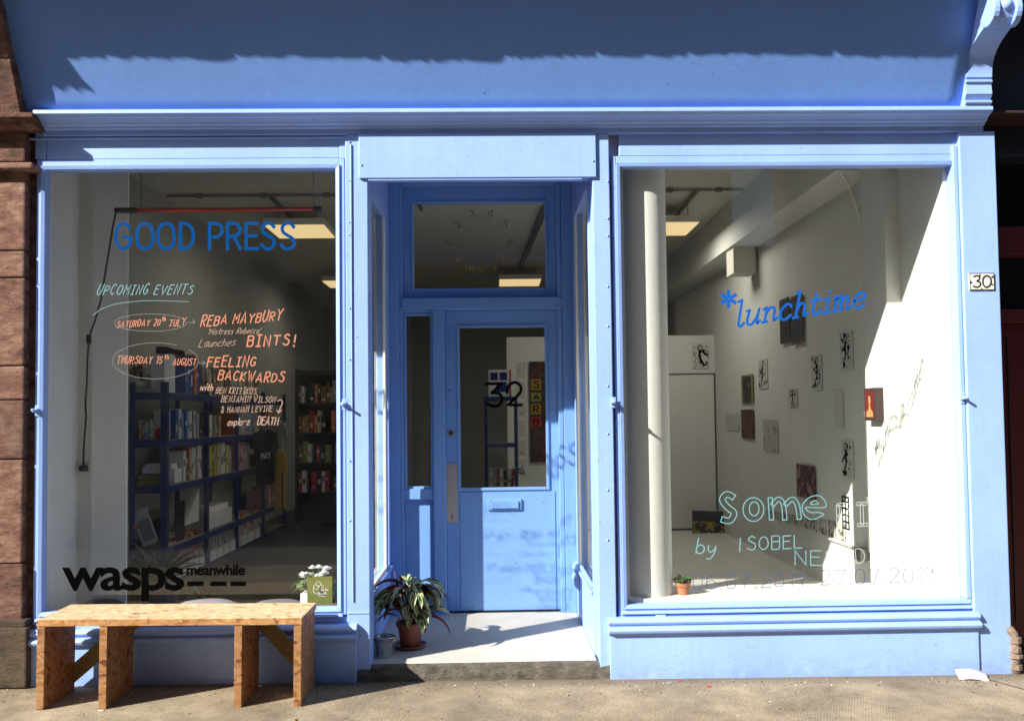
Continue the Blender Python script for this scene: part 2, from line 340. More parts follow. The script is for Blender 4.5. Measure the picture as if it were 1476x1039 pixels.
def osb_mat(name, tint=(1, 1, 1), edge=False, con=1.0):
    m = bpy.data.materials.new(name); m.use_nodes = True
    N = m.node_tree.nodes; L = m.node_tree.links; b = N['Principled BSDF']; b.inputs['Roughness'].default_value = .7
    tc = N.new('ShaderNodeTexCoord')
    nz = N.new('ShaderNodeTexNoise'); nz.inputs['Scale'].default_value = 9; nz.inputs['Detail'].default_value = 2; L.new(tc.outputs['Object'], nz.inputs['Vector'])
    mx = N.new('ShaderNodeMix'); mx.data_type = 'VECTOR'; mx.inputs[0].default_value = .10; L.new(tc.outputs['Object'], mx.inputs[4]); L.new(nz.outputs[1], mx.inputs[5])
    def vor(scale, rotz, st):
        mp = N.new('ShaderNodeMapping'); mp.inputs['Rotation'].default_value = (rotz * .7, rotz * .5, rotz); mp.inputs['Scale'].default_value = st; L.new(mx.outputs[1], mp.inputs[0])
        v = N.new('ShaderNodeTexVoronoi'); v.inputs['Scale'].default_value = scale; L.new(mp.outputs[0], v.inputs['Vector']); return v
    a = vor(62, .4, (.3, 1, 1)); c = vor(55, 1.6, (.28, 1, 1)); pick = N.new('ShaderNodeTexNoise'); pick.inputs['Scale'].default_value = 16; L.new(tc.outputs['Object'], pick.inputs['Vector'])
    th = N.new('ShaderNodeMath'); th.operation = 'GREATER_THAN'; th.inputs[1].default_value = .5; L.new(pick.outputs[0], th.inputs[0])
    mc = N.new('ShaderNodeMix'); mc.data_type = 'RGBA'; L.new(th.outputs[0], mc.inputs[0]); L.new(a.outputs['Color'], mc.inputs[6]); L.new(c.outputs['Color'], mc.inputs[7])
    sp = N.new('ShaderNodeSeparateColor'); L.new(mc.outputs[2], sp.inputs[0])
    cr = N.new('ShaderNodeValToRGB'); e = cr.color_ramp.elements
    cs = [(.0, (.36, .22, .10)), (.07, (.46, .31, .155)), (.25, (.51, .365, .20)), (.8, (.56, .42, .245)), (1, (.60, .47, .29))]
    mid = (.53, .39, .22); cs = [(p, tuple(max(.01, mid[i] + (q[i] - mid[i]) * con) for i in range(3))) for p, q in cs]
    e[0].position = 0; e[0].color = (*[cs[0][1][i] * tint[i] for i in range(3)], 1); e[1].position = 1; e[1].color = (*[cs[4][1][i] * tint[i] for i in range(3)], 1)
    for p, q in cs[1:4]: k = e.new(p); k.color = (*[q[i] * tint[i] for i in range(3)], 1)
    L.new(sp.outputs[0], cr.inputs[0])
    # fine grain streaks
    g = N.new('ShaderNodeTexNoise'); g.inputs['Scale'].default_value = 90; g.inputs['Detail'].default_value = 4; mp = N.new('ShaderNodeMapping'); mp.inputs['Scale'].default_value = (.2, 1, 1); L.new(tc.outputs['Object'], mp.inputs[0]); L.new(mp.outputs[0], g.inputs['Vector'])
    gr = N.new('ShaderNodeMapRange'); gr.inputs[1].default_value = .3; gr.inputs[2].default_value = .7; gr.inputs[3].default_value = .82; gr.inputs[4].default_value = 1.1; L.new(g.outputs[0], gr.inputs[0])
    sc = N.new('ShaderNodeVectorMath'); sc.operation = 'SCALE'; L.new(cr.outputs[0], sc.inputs[0]); L.new(gr.outputs[0], sc.inputs['Scale']); 
    ve = N.new('ShaderNodeTexVoronoi'); ve.feature = 'DISTANCE_TO_EDGE'; ve.inputs['Scale'].default_value = 26; m9 = N.new('ShaderNodeMapping'); m9.inputs['Scale'].default_value = (.6, 1, 1); L.new(mx.outputs[1], m9.inputs[0]); L.new(m9.outputs[0], ve.inputs['Vector'])
    cm = N.new('ShaderNodeMapRange'); cm.inputs[1].default_value = .0; cm.inputs[2].default_value = .045; cm.inputs[3].default_value = 1; cm.inputs[4].default_value = 0; L.new(ve.outputs['Distance'], cm.inputs[0])
    pn = N.new('ShaderNodeMapRange'); pn.inputs[1].default_value = .52; pn.inputs[2].default_value = .62; L.new(pick.outputs[0], pn.inputs[0])
    pm_ = N.new('ShaderNodeMath'); pm_.operation = 'MULTIPLY'; L.new(cm.outputs[0], pm_.inputs[0]); L.new(pn.outputs[0], pm_.inputs[1])
    cx_ = N.new('ShaderNodeMix'); cx_.data_type = 'RGBA'; L.new(pm_.outputs[0], cx_.inputs[0]); L.new(sc.outputs[0], cx_.inputs[6]); cx_.inputs[7].default_value = (.11 * tint[0], .055 * tint[1], .02 * tint[2], 1)
    L.new(cx_.outputs[2], b.inputs['Base Color'])
    bp = N.new('ShaderNodeBump'); bp.inputs['Strength'].default_value = .5; bp.inputs['Distance'].default_value = .003; L.new(sp.outputs[1], bp.inputs['Height']); L.new(bp.outputs[0], b.inputs['Normal'])
    return m
M['osb_top'] = osb_mat('pale_chipboard', con=1.35)
M['osb_side'] = osb_mat('orange_brown_chipboard', (.50, .32, .19), con=2.0)
M['osb_brace'] = mat('plain_batten_wood', (.20, .15, .06), .7, var=.15, vscale=8, stretch=(1, 1, 6), bump=.2)

# ------------------------------------------------------------------ lettering (single stroke pen hand)
G = {
 'A': '02 39 62;14 54', 'B': '02 09;~09 49 58 57 46 06;~06 46 55 53 42 02', 'C': '~58 39 18 05 13 32 53', 'D': '02 09;~09 39 57 54 32 02',
 'E': '59 09 02 52;06 46', 'F': '59 09 02;06 46', 'G': '~58 39 18 05 13 32 53 55;55 35', 'H': '02 09;52 59;06 56', 'I': '09 49;29 22;02 42', 'i_': '29 22',
 'J': '09 59;~39 34 22 03', 'K': '02 09;59 05 52', 'L': '09 02 52', 'M': '02 09 35 69 62', 'N': '02 09 52 59',
 'O': '~39 18 05 13 32 53 65 58 39', 'P': '02 09;~09 49 57 46 05', 'R': '02 09;~09 49 57 46 05;25 52', 'S': '~58 39 18 17 36 55 53 32 03',
 'T': '09 69;39 32', 'U': '~09 04 12 32 54 59', 'V': '09 32 69', 'W': '09 22 37 52 79', 'Y': '09 36 69;36 32', 'Z': '09 59 02 52',
 '0': '~29 08 03 22 43 48 29', '1': '08 29 22', '2': '~08 29 48 46 02;02 52', '3': '~08 29 48 37 26;~26 46 54 33 13 03', '4': '49 04 64;49 42', '5': '59 19 06;~06 36 55 53 32 03',
 '6': '~48 18 05 12 42 54 36 05', '7': '09 59 22', '9': '~48 29 08 06 26 48;48 32',
 'a': '~46 26 04 12 32 44;46 42', 'b': '09 02;~05 26 45 43 22 03', 'c': '~46 26 04 12 42', 'd': '49 42;~45 26 04 12 42', 'e': '~04 44 46 26 04 12 42',
 'f': '~49 29 27 22;06 36', 'h': '09 02;~05 26 45 42', 'i': '16 12;18 19', 'k': '09 02;46 04 42', 'l': '19 12', 'm': '06 02;~05 16 35 32;~35 46 65 62', 'n': '06 02;~05 26 45 42',
 'o': '~26 04 12 32 54 46 26', 'p': '06 00;~05 26 45 43 22 03', 'r': '06 02;~05 26 46', 's': '~46 26 05 34 43 22 02', 't': '29 23 42;06 46', 'u': '~06 03 22 44;46 42',
 'w': '06 12 35 52 66', 'x': '06 42;46 02', 'y': '~06 04 23 45;~46 43 20 00', 'v': '06 22 46',
 '&': '~52 08 29 37 04 12 33 55', "'": '09 07', '!': '29 24;22 21', '-': '05 45', ',': '12 00', '.': '02 12', '>': '05 75;57 75 53',
 '*': '39 33;08 64;04 68'}
def smooth_line(p, n=5):
    if len(p) < 3: return p
    closed = p[0] == p[-1]
    out = []
    k = len(p)
    for i in range(k - 1):
        p0 = p[i - 1] if i > 0 else (p[-2] if closed else p[0])
        p3 = p[i + 2] if i + 2 < k else (p[1] if closed else p[-1])
        p1, p2 = p[i], p[i + 1]
        for j in range(n):
            t = j / n
            out.append(tuple(.5 * ((2 * p1[a]) + (-p0[a] + p2[a]) * t + (2 * p0[a] - 5 * p1[a] + 4 * p2[a] - p3[a]) * t * t + (-p0[a] + 3 * p1[a] - 3 * p2[a] + p3[a]) * t ** 3) for a in (0, 1)))
    out.append(p[-1]); return out
def glyph(ch):
    st = []
    for s in G.get(ch, '').split(';'):
        if not s: continue
        sm = s.startswith('~'); pts = [(int(a[0]), int(a[1]) - 2) for a in s.lstrip('~').split()]
        st.append(smooth_line(pts) if sm else pts)
    w = max([q[0] for t in st for q in t], default=3)
    return st, w
def write(txt, x0, y0, x1, y1, cap, slant=0.0, jit=.25, seed=1, gap=2.2):
    """strokes in photograph measure; baseline runs (x0,y0)-(x1,y1), capitals 'cap' high"""
    rr = random.Random(seed); items = []; pos = 0
    for ch in txt:
        st, w = glyph(ch)
        items.append((st, pos)); pos += (w if ch != ' ' else 2.5) + gap
    pos -= gap
    u = math.hypot(x1 - x0, y1 - y0) / pos; v = cap / 7
    dx, dy = (x1 - x0) / math.hypot(x1 - x0, y1 - y0), (y1 - y0) / math.hypot(x1 - x0, y1 - y0)
    out = []
    for st, p in items:
        jy = rr.uniform(-jit, jit); js = 1 + rr.uniform(-jit, jit) * .35
        for t in st:
            q = []
            for a, b in t:
                b2 = b * js + jy; X = (p + a) * u + b2 * v * slant; Y = b2 * v
                q.append((x0 + X * dx + Y * dy, y0 + X * dy - Y * dx))
            out.append(q)
    return out
def ribbon(mb, pts, wpx, Y, k=0, mi=0, plane=None):
    """flat painted stroke on the pane"""
    p = [at(a, b, Y) for a, b in pts]; w = wpx / 258.0 / 2 * (Y - CAMY) / 4.76
    p = [q for i, q in enumerate(p) if i == 0 or (q - p[i - 1]).length > .0008]
    if len(p) < 2: return
    n = len(mb.v); y = Y - .0004 * (k % 12)
    closed = (p[0] - p[-1]).length < .001 and len(p) > 4
    for i, q in enumerate(p):
        a = p[i - 1] if i > 0 else (p[-2] if closed else p[0]); b = p[i + 1] if i < len(p) - 1 else (p[1] if closed else p[-1])
        t1 = (q - a); t2 = (b - q); t1.y = t2.y = 0
        if t1.length < 1e-6: t1 = t2
        if t2.length < 1e-6: t2 = t1
        t1 = t1.normalized(); t2 = t2.normalized(); t = (t1 + t2)
        if t.length < .2: t = t1.copy()
        t.normalize(); nn = Vector((-t.z, 0, t.x)); s = 1 / max(.45, abs(t.dot(t1)))
        ext = Vector((0, 0, 0))
        if not closed and i == 0: ext = -t * w * .6
        if not closed and i == len(p) - 1: ext = t * w * .6
        for sg in (-1, 1):
            r = q + nn * (w * s * sg) + ext; mb.v.append((r.x, y, r.z))
    for i in range(len(p) - 1):
        mb.f.append([n + 2 * i, n + 2 * i + 2, n + 2 * i + 3, n + 2 * i + 1]); mb.m.append(mi)
def lettering(parts, m, parent, name='lettering', label=None, Y=.009):
    """parts: list of (strokes, width)"""
    k = 0
    for i, (strokes, w) in enumerate(parts):
        mb = MB()
        for s in strokes: ribbon(mb, s, w, Y, k); k += 1
        o = mb.build(name, m, parent)
        if label and i == 0: o['label'] = label
    return o
def font_text(txt, x0, y0, x1, y1, Y, m, parent, name='lettering', offset=0.0, flipn=False, spacing=1.0, label=None, thick=.0):
    c = bpy.data.curves.new('t', 'FONT'); c.body = txt; c.size = 1; c.offset = offset; c.resolution_u = 4; c.space_character = spacing; c.extrude = thick
    o = bpy.data.objects.new('t', c); C.objects.link(o)
    bpy.context.view_layer.update()
    me = bpy.data.meshes.new_from_object(o.evaluated_get(bpy.context.evaluated_depsgraph_get()))
    bpy.data.objects.remove(o); bpy.data.curves.remove(c)
    xs = [v.co.x for v in me.vertices]; ys = [v.co.y for v in me.vertices]
    a0, a1, b0, b1 = min(xs), max(xs), min(ys), max(ys)
    for v in me.vertices:
        u = (v.co.x - a0) / (a1 - a0); w = (v.co.y - b0) / (b1 - b0)
        p = at(x0 + (x1 - x0) * u, y1 + (y0 - y1) * w, Y); v.co = (p.x, Y + (v.co.z * .002 if thick else 0), p.z)
    me.materials.clear(); me.materials.append(m); me.name = name
    ob = bpy.data.objects.new(name, me); C.objects.link(ob); ob.parent = parent
    if label: ob['label'] = label
    return ob

GR = .03            # pavement level
# ------------------------------------------------------------------ ground
def gz(x): return .027 - .0060 * x
mb = MB(); mb.box(-14, -3.6, -.5, 16, 1.2, GR)
mb.v = [(x, y, gz(x) if z == GR else z) for x, y, z in mb.v]; struct(mb.build('pavement', M['pavement']))
mb = MB()
for (xa, ya, xb, yb) in ((2.62, -.11, 2.95, -.75), (2.95, -.75, 3.4, -1.4)):
    d = Vector((xb - xa, yb - ya, 0)); mb.obox(((xa + xb) / 2, (ya + yb) / 2, gz((xa + xb) / 2) - .002), d / 2, Vector((-d.y, d.x, 0)).normalized() * .006, (0, 0, .0035))
struct(mb.build('pavement_joint', M['soil']))
mb = MB(); mb.box(-14, -3.78, -.5, 16, -3.602, GR - .005); struct(mb.build('kerb', M['concrete'], bevel=.015))
mb = MB(); mb.box(-40, -14.5, -.3, 40, -3.78, -.09); struct(mb.build('road', M['asphalt']))
mb = MB(); mb.box(-40, -17.98, -.2, 40, -14.5, GR); o = struct(mb.build('far_pavement', M['concrete']))
mb = MB(); mb.box(-200, -200, -.6, 200, 200, -.32); struct(mb.build('ground', M['asphalt']))

# ------------------------------------------------------------------ rooms behind the glass
IF = .10; CZ = 3.55
def sbox(name, a, m): return struct(MB().box(*a).build(name, m))
sbox('floor', (-3.3, .10, -.15, -.02, 11.2, IF - .004), M['dark_floor'])
sbox('floor', (-.02, 1.25, -.15, .62, 11.2, IF - .004), M['dark_floor'])
sbox('floor', (.62, .10, -.15, 2.9, 11.2, IF), M['white_floor'])
sbox('ceiling', (-3.3, .02, CZ, 2.9, 11.2, CZ + .2), M['ceiling'])
sbox('interior_wall', (-3.3, .53, IF - .1, -3.08, 11.2, CZ), M['grey_wall'])        # left wall
sbox('interior_wall', (-2.85, .02, IF - .1, -2.555, .53, CZ), M['daylit_wall'])        # left side of the display
sbox('interior_wall', (-3.08, .53, IF - .1, -2.448, .56, CZ), M['daylit_wall'])
sbox('interior_wall', (-2.447, .47, IF - .1, -2.234, .485, CZ), M['daylit_wall'])
sbox('interior_wall', (2.63, .10, IF - .1, 2.72, 11.2, CZ), M['white_wall'])         # right wall
sbox('interior_wall', (2.49, .55, IF - .1, 2.63, .89, CZ), M['white_wall'])         # pilaster
sbox('interior_wall', (2.585, .02, IF - .1, 2.63, .55, CZ), M['white_wall'])
sbox('interior_wall', (-3.3, 11.2, IF - .1, 2.9, 11.4, CZ), M['grey_wall'])
sbox('interior_wall', (.156, 5.3, IF, 2.63, 5.42, 2.40), M['white_wall'])           # partition
sbox('bulkhead', (2.35, .95, 3.11, 2.63, 11.2, CZ), M['white_wall'])
sbox('bulkhead', (1.95, 7.4, 2.55, 2.35, 7.9, CZ), M['ceiling'])
sbox('bulkhead', (2.38, 3.55, 2.85, 2.60, 3.80, 3.11), M['ceiling'])
sbox('window_board', (.60, .02, .36, 2.585, .37, .432), M['white_wall'])
sbox('window_board', (-2.59, .02, .36, -.88, .16, .385), M['cream_paint'])
sbox('interior_wall', (.57, .10, IF - .1, .62, 1.3, .36), M['white_wall'])
sbox('window_reveal', (.62, .012, .433, .745, .05, CZ), M['white_wall'])
# ceiling conduits
mb = MB()
a = at(205, 275, 3.1); zc = CZ - .02
for (x0, x1, y) in ((-3.0, -.65, 3.1), (.5, 2.33, 3.0)):
    mb.tube([(x0, y, zc), (x1, y, zc)], .012, 6)
    for k in range(4): x = x0 + (x1 - x0) * (k + .5) / 4; mb.box(x - .03, y - .02, zc - .02, x + .03, y + .02, zc + .02)
for (x, y0, y1) in ((-2.05, 3.15, 4.1), (1.90, 3.0, 4.0), (-.7, 3.1, 3.6)):
    mb.tube([(x, y0, zc - .01), (x, y1, zc - .02)], .022, 6)
o = mb.build('ceiling_conduit', M['chain']); tag(o, 'thin grey electrical conduit run across the shop ceiling', 'conduit')
# wall conduit and socket box of the right room
mb = MB(); p0 = on_side(1244, 316, 2.63); p1 = on_side(1251, 790, 2.63)
xw = 2.612
mb.tube([(2.36, .99, 3.2), (2.5, 1.1, 3.05), (xw, p0.y, p0.z), (xw, p0.y, p1.z)], .009, 8)
for z in (2.9, 2.2, 1.45, .85): mb.box(xw - .02, p0.y - .02, z - .02, xw + .018, p0.y + .02, z + .02)
cd = mb.build('wall_conduit', M['cream_paint'], smooth=False); tag(cd, 'cream vertical conduit on the right hand wall running down to a socket box', 'conduit')
c = on_side(1249, 798, 2.63)
MB().box(2.56, c.y - .05, c.z - .045, 2.629, c.y + .05, c.z + .045).build('socket_box', M['chain'], cd, bevel=.004)
q = on_side(1197, 776, 2.62)
MB().tube([(2.61, c.y, c.z + .02), (2.61, q.y, q.z)], .010, 6).build('pipe_branch', M['cream_paint'], cd)
# round column in the window
pc = at(931.5, 600, .185)
col = MB().lathe([(.133, .432), (.133, CZ - .001)], (pc.x, .185, 0), 48).build('round_column', M['white_wall'], smooth=True)
tag(col, 'round white painted column standing just inside the right hand display window', 'column')

# ------------------------------------------------------------------ the shopfront
SF = thing('shopfront', 'pale blue painted timber shopfront with two display windows and a recessed door', 'shopfront')
def part(name, x0, y0, x1, y1, yf, yb, m=None, bevel=.004, parent=None, Yr=None):
    X0, Z0, X1, Z1 = rect(x0, y0, x1, y1, yf if Yr is None else Yr)
    return MB().box(X0, yf, Z0, X1, yb, Z1).build(name, m or M['blue'], parent or SF, bevel=bevel)

# fascia, leaning forward
x0f, x1f = -2.70, 2.625
nx, nz = 60, 10
mb = MB()
def fy(x, z): return -.055 - (z - 3.10) * .41 + .0025 * math.sin(x * 2.1 + z * 3) + .0008 * math.sin(x * 7.3) * math.cos(z * 9)
for j in range(nz + 1):
    for i in range(nx + 1):
        x = x0f + (x1f - x0f) * i / nx; z = 3.13 + .92 * j / nz; mb.v.append((x, fy(x, z), z))
for j in range(nz):
    for i in range(nx):
        a = j * (nx + 1) + i; mb.f.append([a, a + 1, a + nx + 2, a + nx + 1]); mb.m.append(0)
o = mb.build('fascia', M['shaded_blue_fascia'], SF, smooth=True)
s = o.modifiers.new('s', 'SOLIDIFY'); s.thickness = .04; s.offset = -1
MB().box(-3.2, .03, 2.88, 2.60, .12, 4.3).build('lintel', M['blue'], SF)
# cornice moulding
zt = 3.143
prof = [(-.02, zt + .02), (-.10, zt + .016), (-.165, zt), (-.168, zt - .022), (-.158, zt - .026), (-.150, zt - .034), (-.128, zt - .040), (-.112, zt - .052), (-.105, zt - .062), (-.088, zt - .066), (-.084, zt - .076), (-.066, zt - .080), (-.066, zt - .108), (-.02, zt - .108)]
MB().prism_x(prof, -2.475, 2.78).build('cornice', M['blue'], SF, bevel=.002)
MB().box(-2.575, -.052, 3.018, -.81, .03, 3.03).build('picture_rail', M['blue'], SF, bevel=.004)
# upper stone cornice of the building above, beyond the top of the frame, with a rough lower edge
UP = thing('building_above', 'stone cornice course of the tenement above the shop fascia', 'building')
r2 = random.Random(5)
x = -3.6; k = 0
while x < 4.2:
    w = r2.choice([.5, .66, .8]); zb = 3.985 + r2.uniform(-.008, .008); n = 22
    pr = []
    for i in range(n + 1):
        xx = x + w * i / n; pr.append((xx, zb + r2.uniform(-.0045, .005) + .007 * math.sin(xx * 1.9) + (.010 if i in (0, n) else 0)))
    pr += [(x + w, 4.3), (x, 4.3)]
    MB().prism_y(pr, -.72, -.28).build('stone', M['sandstone'], UP); x += w + .001; k += 1
MB().box(-3.6, -.28, 4.06, 4.2, .1, 8.0).build('wall', M['sandstone'], UP)
# lower carved block at the left whose toothed foot shows as a shadow on the fascia
pr = [(-3.60, 4.02), (-3.60, 3.935)]
xx = -3.55
while xx < -3.13:
    pr += [(xx, 3.94), (xx + .072, 3.957), (xx + .076, 3.936)]; xx += .082
pr += [(-3.08, 3.94), (-3.08, 4.02)]
MB().prism_y(pr, -.75, -.50).build('carved_block', M['sandstone'], UP)

# display windows --------------------------------------------------------
def window(gx0, gy0, gx1, gy1, ox0, oy0, ox1, oy1, label):
    """glass opening and outer edge of the frame"""
    X0, Z0, X1, Z1 = rect(gx0, gy0, gx1, gy1, 0); A0, B0, A1, B1 = rect(ox0, oy0, ox1, oy1, -.04)
    b = .022; d = .0
    def fr(n, a, bz=.004): MB().box(*a).build(n, M['blue'], SF, bevel=bz)
    fr('window_frame', (A0, -.042, B0, X0 - b, .03, B1)); fr('window_frame', (X1 + b, -.042, B0, A1, .03, B1))
    fr('window_frame', (X0 - b, -.040, Z1 + b, X1 + b, .03, B1)); fr('window_frame', (X0 - b, -.040, B0, X1 + b, .03, Z0 - b))
    # mitred inner bead with a sloping face
    def bead(pts_o, pts_i):
        m = MB(); n = 0
        f = [Vector((p[0], -.052, p[1])) for p in pts_o]; g = [Vector((p[0], -.046, p[1])) for p in pts_i]
        h = [Vector((p[0], .006, p[1])) for p in pts_i]; e = [Vector((p[0], .006, p[1])) for p in pts_o]
        m.v = [tuple(q) for q in f + g + h + e]
        m.f = [[0, 1, 3, 2], [2, 3, 5, 4], [4, 5, 7, 6], [6, 7, 1, 0], [0, 2, 4, 6], [1, 3, 5, 7]]; m.m = [0] * 6
        m.build('glazing_bead', M['blue'], SF, bevel=.002)
    O = [(X0 - b, Z0 - b), (X1 + b, Z0 - b), (X1 + b, Z1 + b), (X0 - b, Z1 + b)]; I = [(X0, Z0), (X1, Z0), (X1, Z1), (X0, Z1)]
    for i in range(4):
        j = (i + 1) % 4; bead([O[i], O[j]], [I[i], I[j]])
    g = MB().poly([(X0 - .01, 0, Z0 - .01), (X1 + .01, 0, Z0 - .01), (X1 + .01, 0, Z1 + .01), (X0 - .01, 0, Z1 + .01)]).build('glass_pane', M['glass'], SF)
    g['label'] = label
    return g, (X0, Z0, X1, Z1)
glL, WL = window(69, 247, 487, 876, 50.5, 229, 498, 889, 'large left display pane with handwritten events list')
glR, WR = window(897, 242.5, 1377, 865, 886.5, 224, 1386, 886, 'large right display pane with exhibition lettering')
# frieze boards above the windows
part('frieze_panel', 67, 186, 489, 229, -.040, .03)
part('frieze_panel', 892, 186, 1380, 224, -.040, .03)
part('frieze_stile', 50.5, 186, 66, 229, -.046, .03); part('frieze_stile', 489, 186, 498, 229, -.044, .03); 
part('frieze_rail', 67, 183, 489, 191, -.050, .03); part('frieze_rail', 892, 181, 1368, 190, -.050, .03)
# pilasters either side of the recess
PL = rect(499, 183, 531.5, 960, -.062); PR = rect(859, 183, 883.5, 980, -.062)
MB().box(PL[0], -.062, -.05, PL[2], .10, 3.034).build('pilaster', M['blue'], SF, bevel=.004)
MB().box(PR[0], -.062, -.05, PR[2], .10, 3.034).build('pilaster', M['blue'], SF, bevel=.004)
MB().box(PL[0] + .03, -.070, .46, PL[0] + .036, -.06, 2.98).build('seam_bead', M['blue'], SF, bevel=.002)
MB().box(PL[0] + .004, -.066, .395, PL[2] - .002, -.0605, .405).build('seam_bead', M['blue'], SF, bevel=.002)
# header board over the door recess
HB = rect(517, 186, 859, 256, -.078)
MB().box(HB[0], -.078, HB[1], HB[2], -.0622, 3.034).build('header_board', M['blue'], SF, bevel=.003)
MB().box(PL[2], -.0620, HB[1] + .012, PR[0], .06, 3.03).build('header_beam', M['blue'], SF, bevel=.003)
MB().box(HB[0] + .05, -.072, HB[1] - .012, HB[2] - .08, -.05, HB[1] + .011).build('header_batten', M['blue'], SF, bevel=.002)
# right pier
PI = rect(1388.5, 180, 1437.5, 600, -.07)
MB().box(PI[0] + .0, -.07, -.05, PI[2] + .012, .10, 3.034).build('end_pier', M['blue'], SF, bevel=.005)
MB().box(PI[0] - .032, -.055, .42, PI[0] - .002, .03, 2.96).build('pier_bead', M['blue'], SF, bevel=.006)
MB().box(2.60, .1, GR, 2.715, .2, 3.6).build('pier_backing', M['blue'], SF)
MB().box(-3.3, .1, GR, -2.57, .2, 3.6).build('pier_backing', M['blue'], SF)
MB().box(2.56, -.045, 3.035, 2.735, .12, 3.112).build('cornice_block', M['blue'], SF)
# stall risers
def riser(x0, x1, ztop, zm, sealx0, sealx1):
    MB().box(sealx0, -.045, zm - .01, sealx1, .10, ztop).build('stall_rail', M['blue'], SF, bevel=.004)
    pr = [(.0, zm + .02), (-.085, zm + .018), (-.098, zm + .006), (-.104, zm - .004), (-.098, zm - .016), (-.088, zm - .020), (-.090, zm - .028), (-.108, zm - .034), (-.116, zm - .046), (-.110, zm - .060), (-.092, zm - .066), (-.088, zm - .074), (.0, zm - .078)]
    MB().prism_x(pr, x0, x1).build('stall_moulding', M['blue'], SF, bevel=.0015)
    MB().box(x0 + .008, -.082, -.05, x1 - .004, .10, zm - .070).build('stall_board', M['blue'], SF, bevel=.004)
XP = at(878, 930, -.1).x
riser(XP, PI[0] + .02, WR[1] - .075, .335, PR[2] + .001, PI[0])
riser(at(36, 930, -.1).x, at(514, 930, -.1).x, WL[1] - .055, .325, -2.574, PL[0] - .001)
# window sills: sloped board under each window
for (a, b, z) in ((WR[0] - .03, WR[2] + .03, WR[1] - .024), (WL[0] - .03, WL[2] + .03, WL[1] - .024)):
    MB().prism_x([(0.0, z - .002), (-.0595, z - .010), (-.064, z - .022), (-.045, z - .030), (0, z - .030)], a, b).build('window_sill', M['blue'], SF, bevel=.0015)

# recess ------------------------------------------------------------------
RX0, RX1, RY, RZ = -.715, .552, 1.16, 3.10
def sb(name, a, m='blue', bev=.004, p=None): return MB().box(*a).build(name, M[m], p or SF, bevel=bev)
sb('soffit', (PL[2] - .02, .06, RZ, PR[0] + .02, RY + .12, RZ + .05))
for sx, xi, lab in ((-1, RX0, 'narrow side pane on the left of the door recess'), (1, RX1, 'narrow side pane on the right of the door recess')):
    xo = xi + sx * .05; a, b = min(xi, xo), max(xi, xo)
    sb('side_panel', (a, .10, IF, b, RY, .47)); sb('side_panel', (a, .10, 2.79, b, RY, RZ))
    sb('side_post', (a, .10, .47, b, .14, 2.79)); sb('side_post', (a, .80, .47, b, .965, 2.79)); sb('side_post', (a, 1.04, .47, b, RY, 2.79))
    xg = (xi + xo) / 2
    g = MB().poly([(xg, .14, .47), (xg, .80, .47), (xg, .80, 2.79), (xg, .14, 2.79)]).build('glass_pane', M['glass'], SF); g['label'] = lab
    g2 = MB().poly([(xg, .965, .47), (xg, 1.04, .47), (xg, 1.04, 2.79), (xg, .965, 2.79)]).build('glass_pane', M['glass'], SF)
    c0, c1 = (xi - .004, xi + .012) if sx < 0 else (xi - .012, xi + .004)
    sb('side_bead', (c0, .775, .50, c1, .80, 2.765), 'cream_paint', .002); sb('side_bead', (c0, .14, .475, c1, .80, .50), 'cream_paint' if sx < 0 else 'blue', .002)
    sb('side_bead', (c0, .14, 2.765, c1, .80, 2.79), 'blue', .002)
    sb('side_moulding', (min(xi, xi - sx * .02), .12, .44, max(xi, xi - sx * .02), RY - .05, .462), 'blue', .006)
    if sx > 0:
        mbm = MB(); mbm.prism_y([(xi, .30), (xi - .03, .33), (xi - .035, .37), (xi - .02, .40), (xi - .035, .43), (xi, .47)], .9, 1.1); mbm.build('carved_corbel', M['blue'], SF, bevel=.003)
# back of the recess
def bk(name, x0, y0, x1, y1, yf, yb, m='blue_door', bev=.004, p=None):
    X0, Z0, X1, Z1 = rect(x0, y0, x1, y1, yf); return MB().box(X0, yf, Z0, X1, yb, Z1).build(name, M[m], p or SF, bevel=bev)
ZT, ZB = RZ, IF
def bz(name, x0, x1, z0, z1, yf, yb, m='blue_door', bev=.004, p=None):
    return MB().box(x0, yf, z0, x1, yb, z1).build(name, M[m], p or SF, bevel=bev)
px = lambda x, Y=1.14: at(x, 602, Y).x
pz = lambda y, Y=1.14: at(700, y, Y).z
bz('door_post', RX0, px(577), ZB, ZT, 1.10, 1.26); bz('door_post', px(812), RX1, ZB, ZT, 1.10, 1.26)
bz('door_post', px(577), px(582), ZB, ZT, 1.12, 1.26)
bz('door_post', px(805), px(811.5), ZB, pz(445), 1.115, 1.26); bz('door_post', px(805), px(811.5), pz(430), ZT, 1.115, 1.26)
bz('transom_rail', px(582), px(812), pz(446), pz(430), 1.10, 1.26); bz('transom_head', px(582), px(805), pz(268), ZT, 1.11, 1.26)
bz('door_mullion', px(625), px(642), ZB, pz(446), 1.105, 1.26)
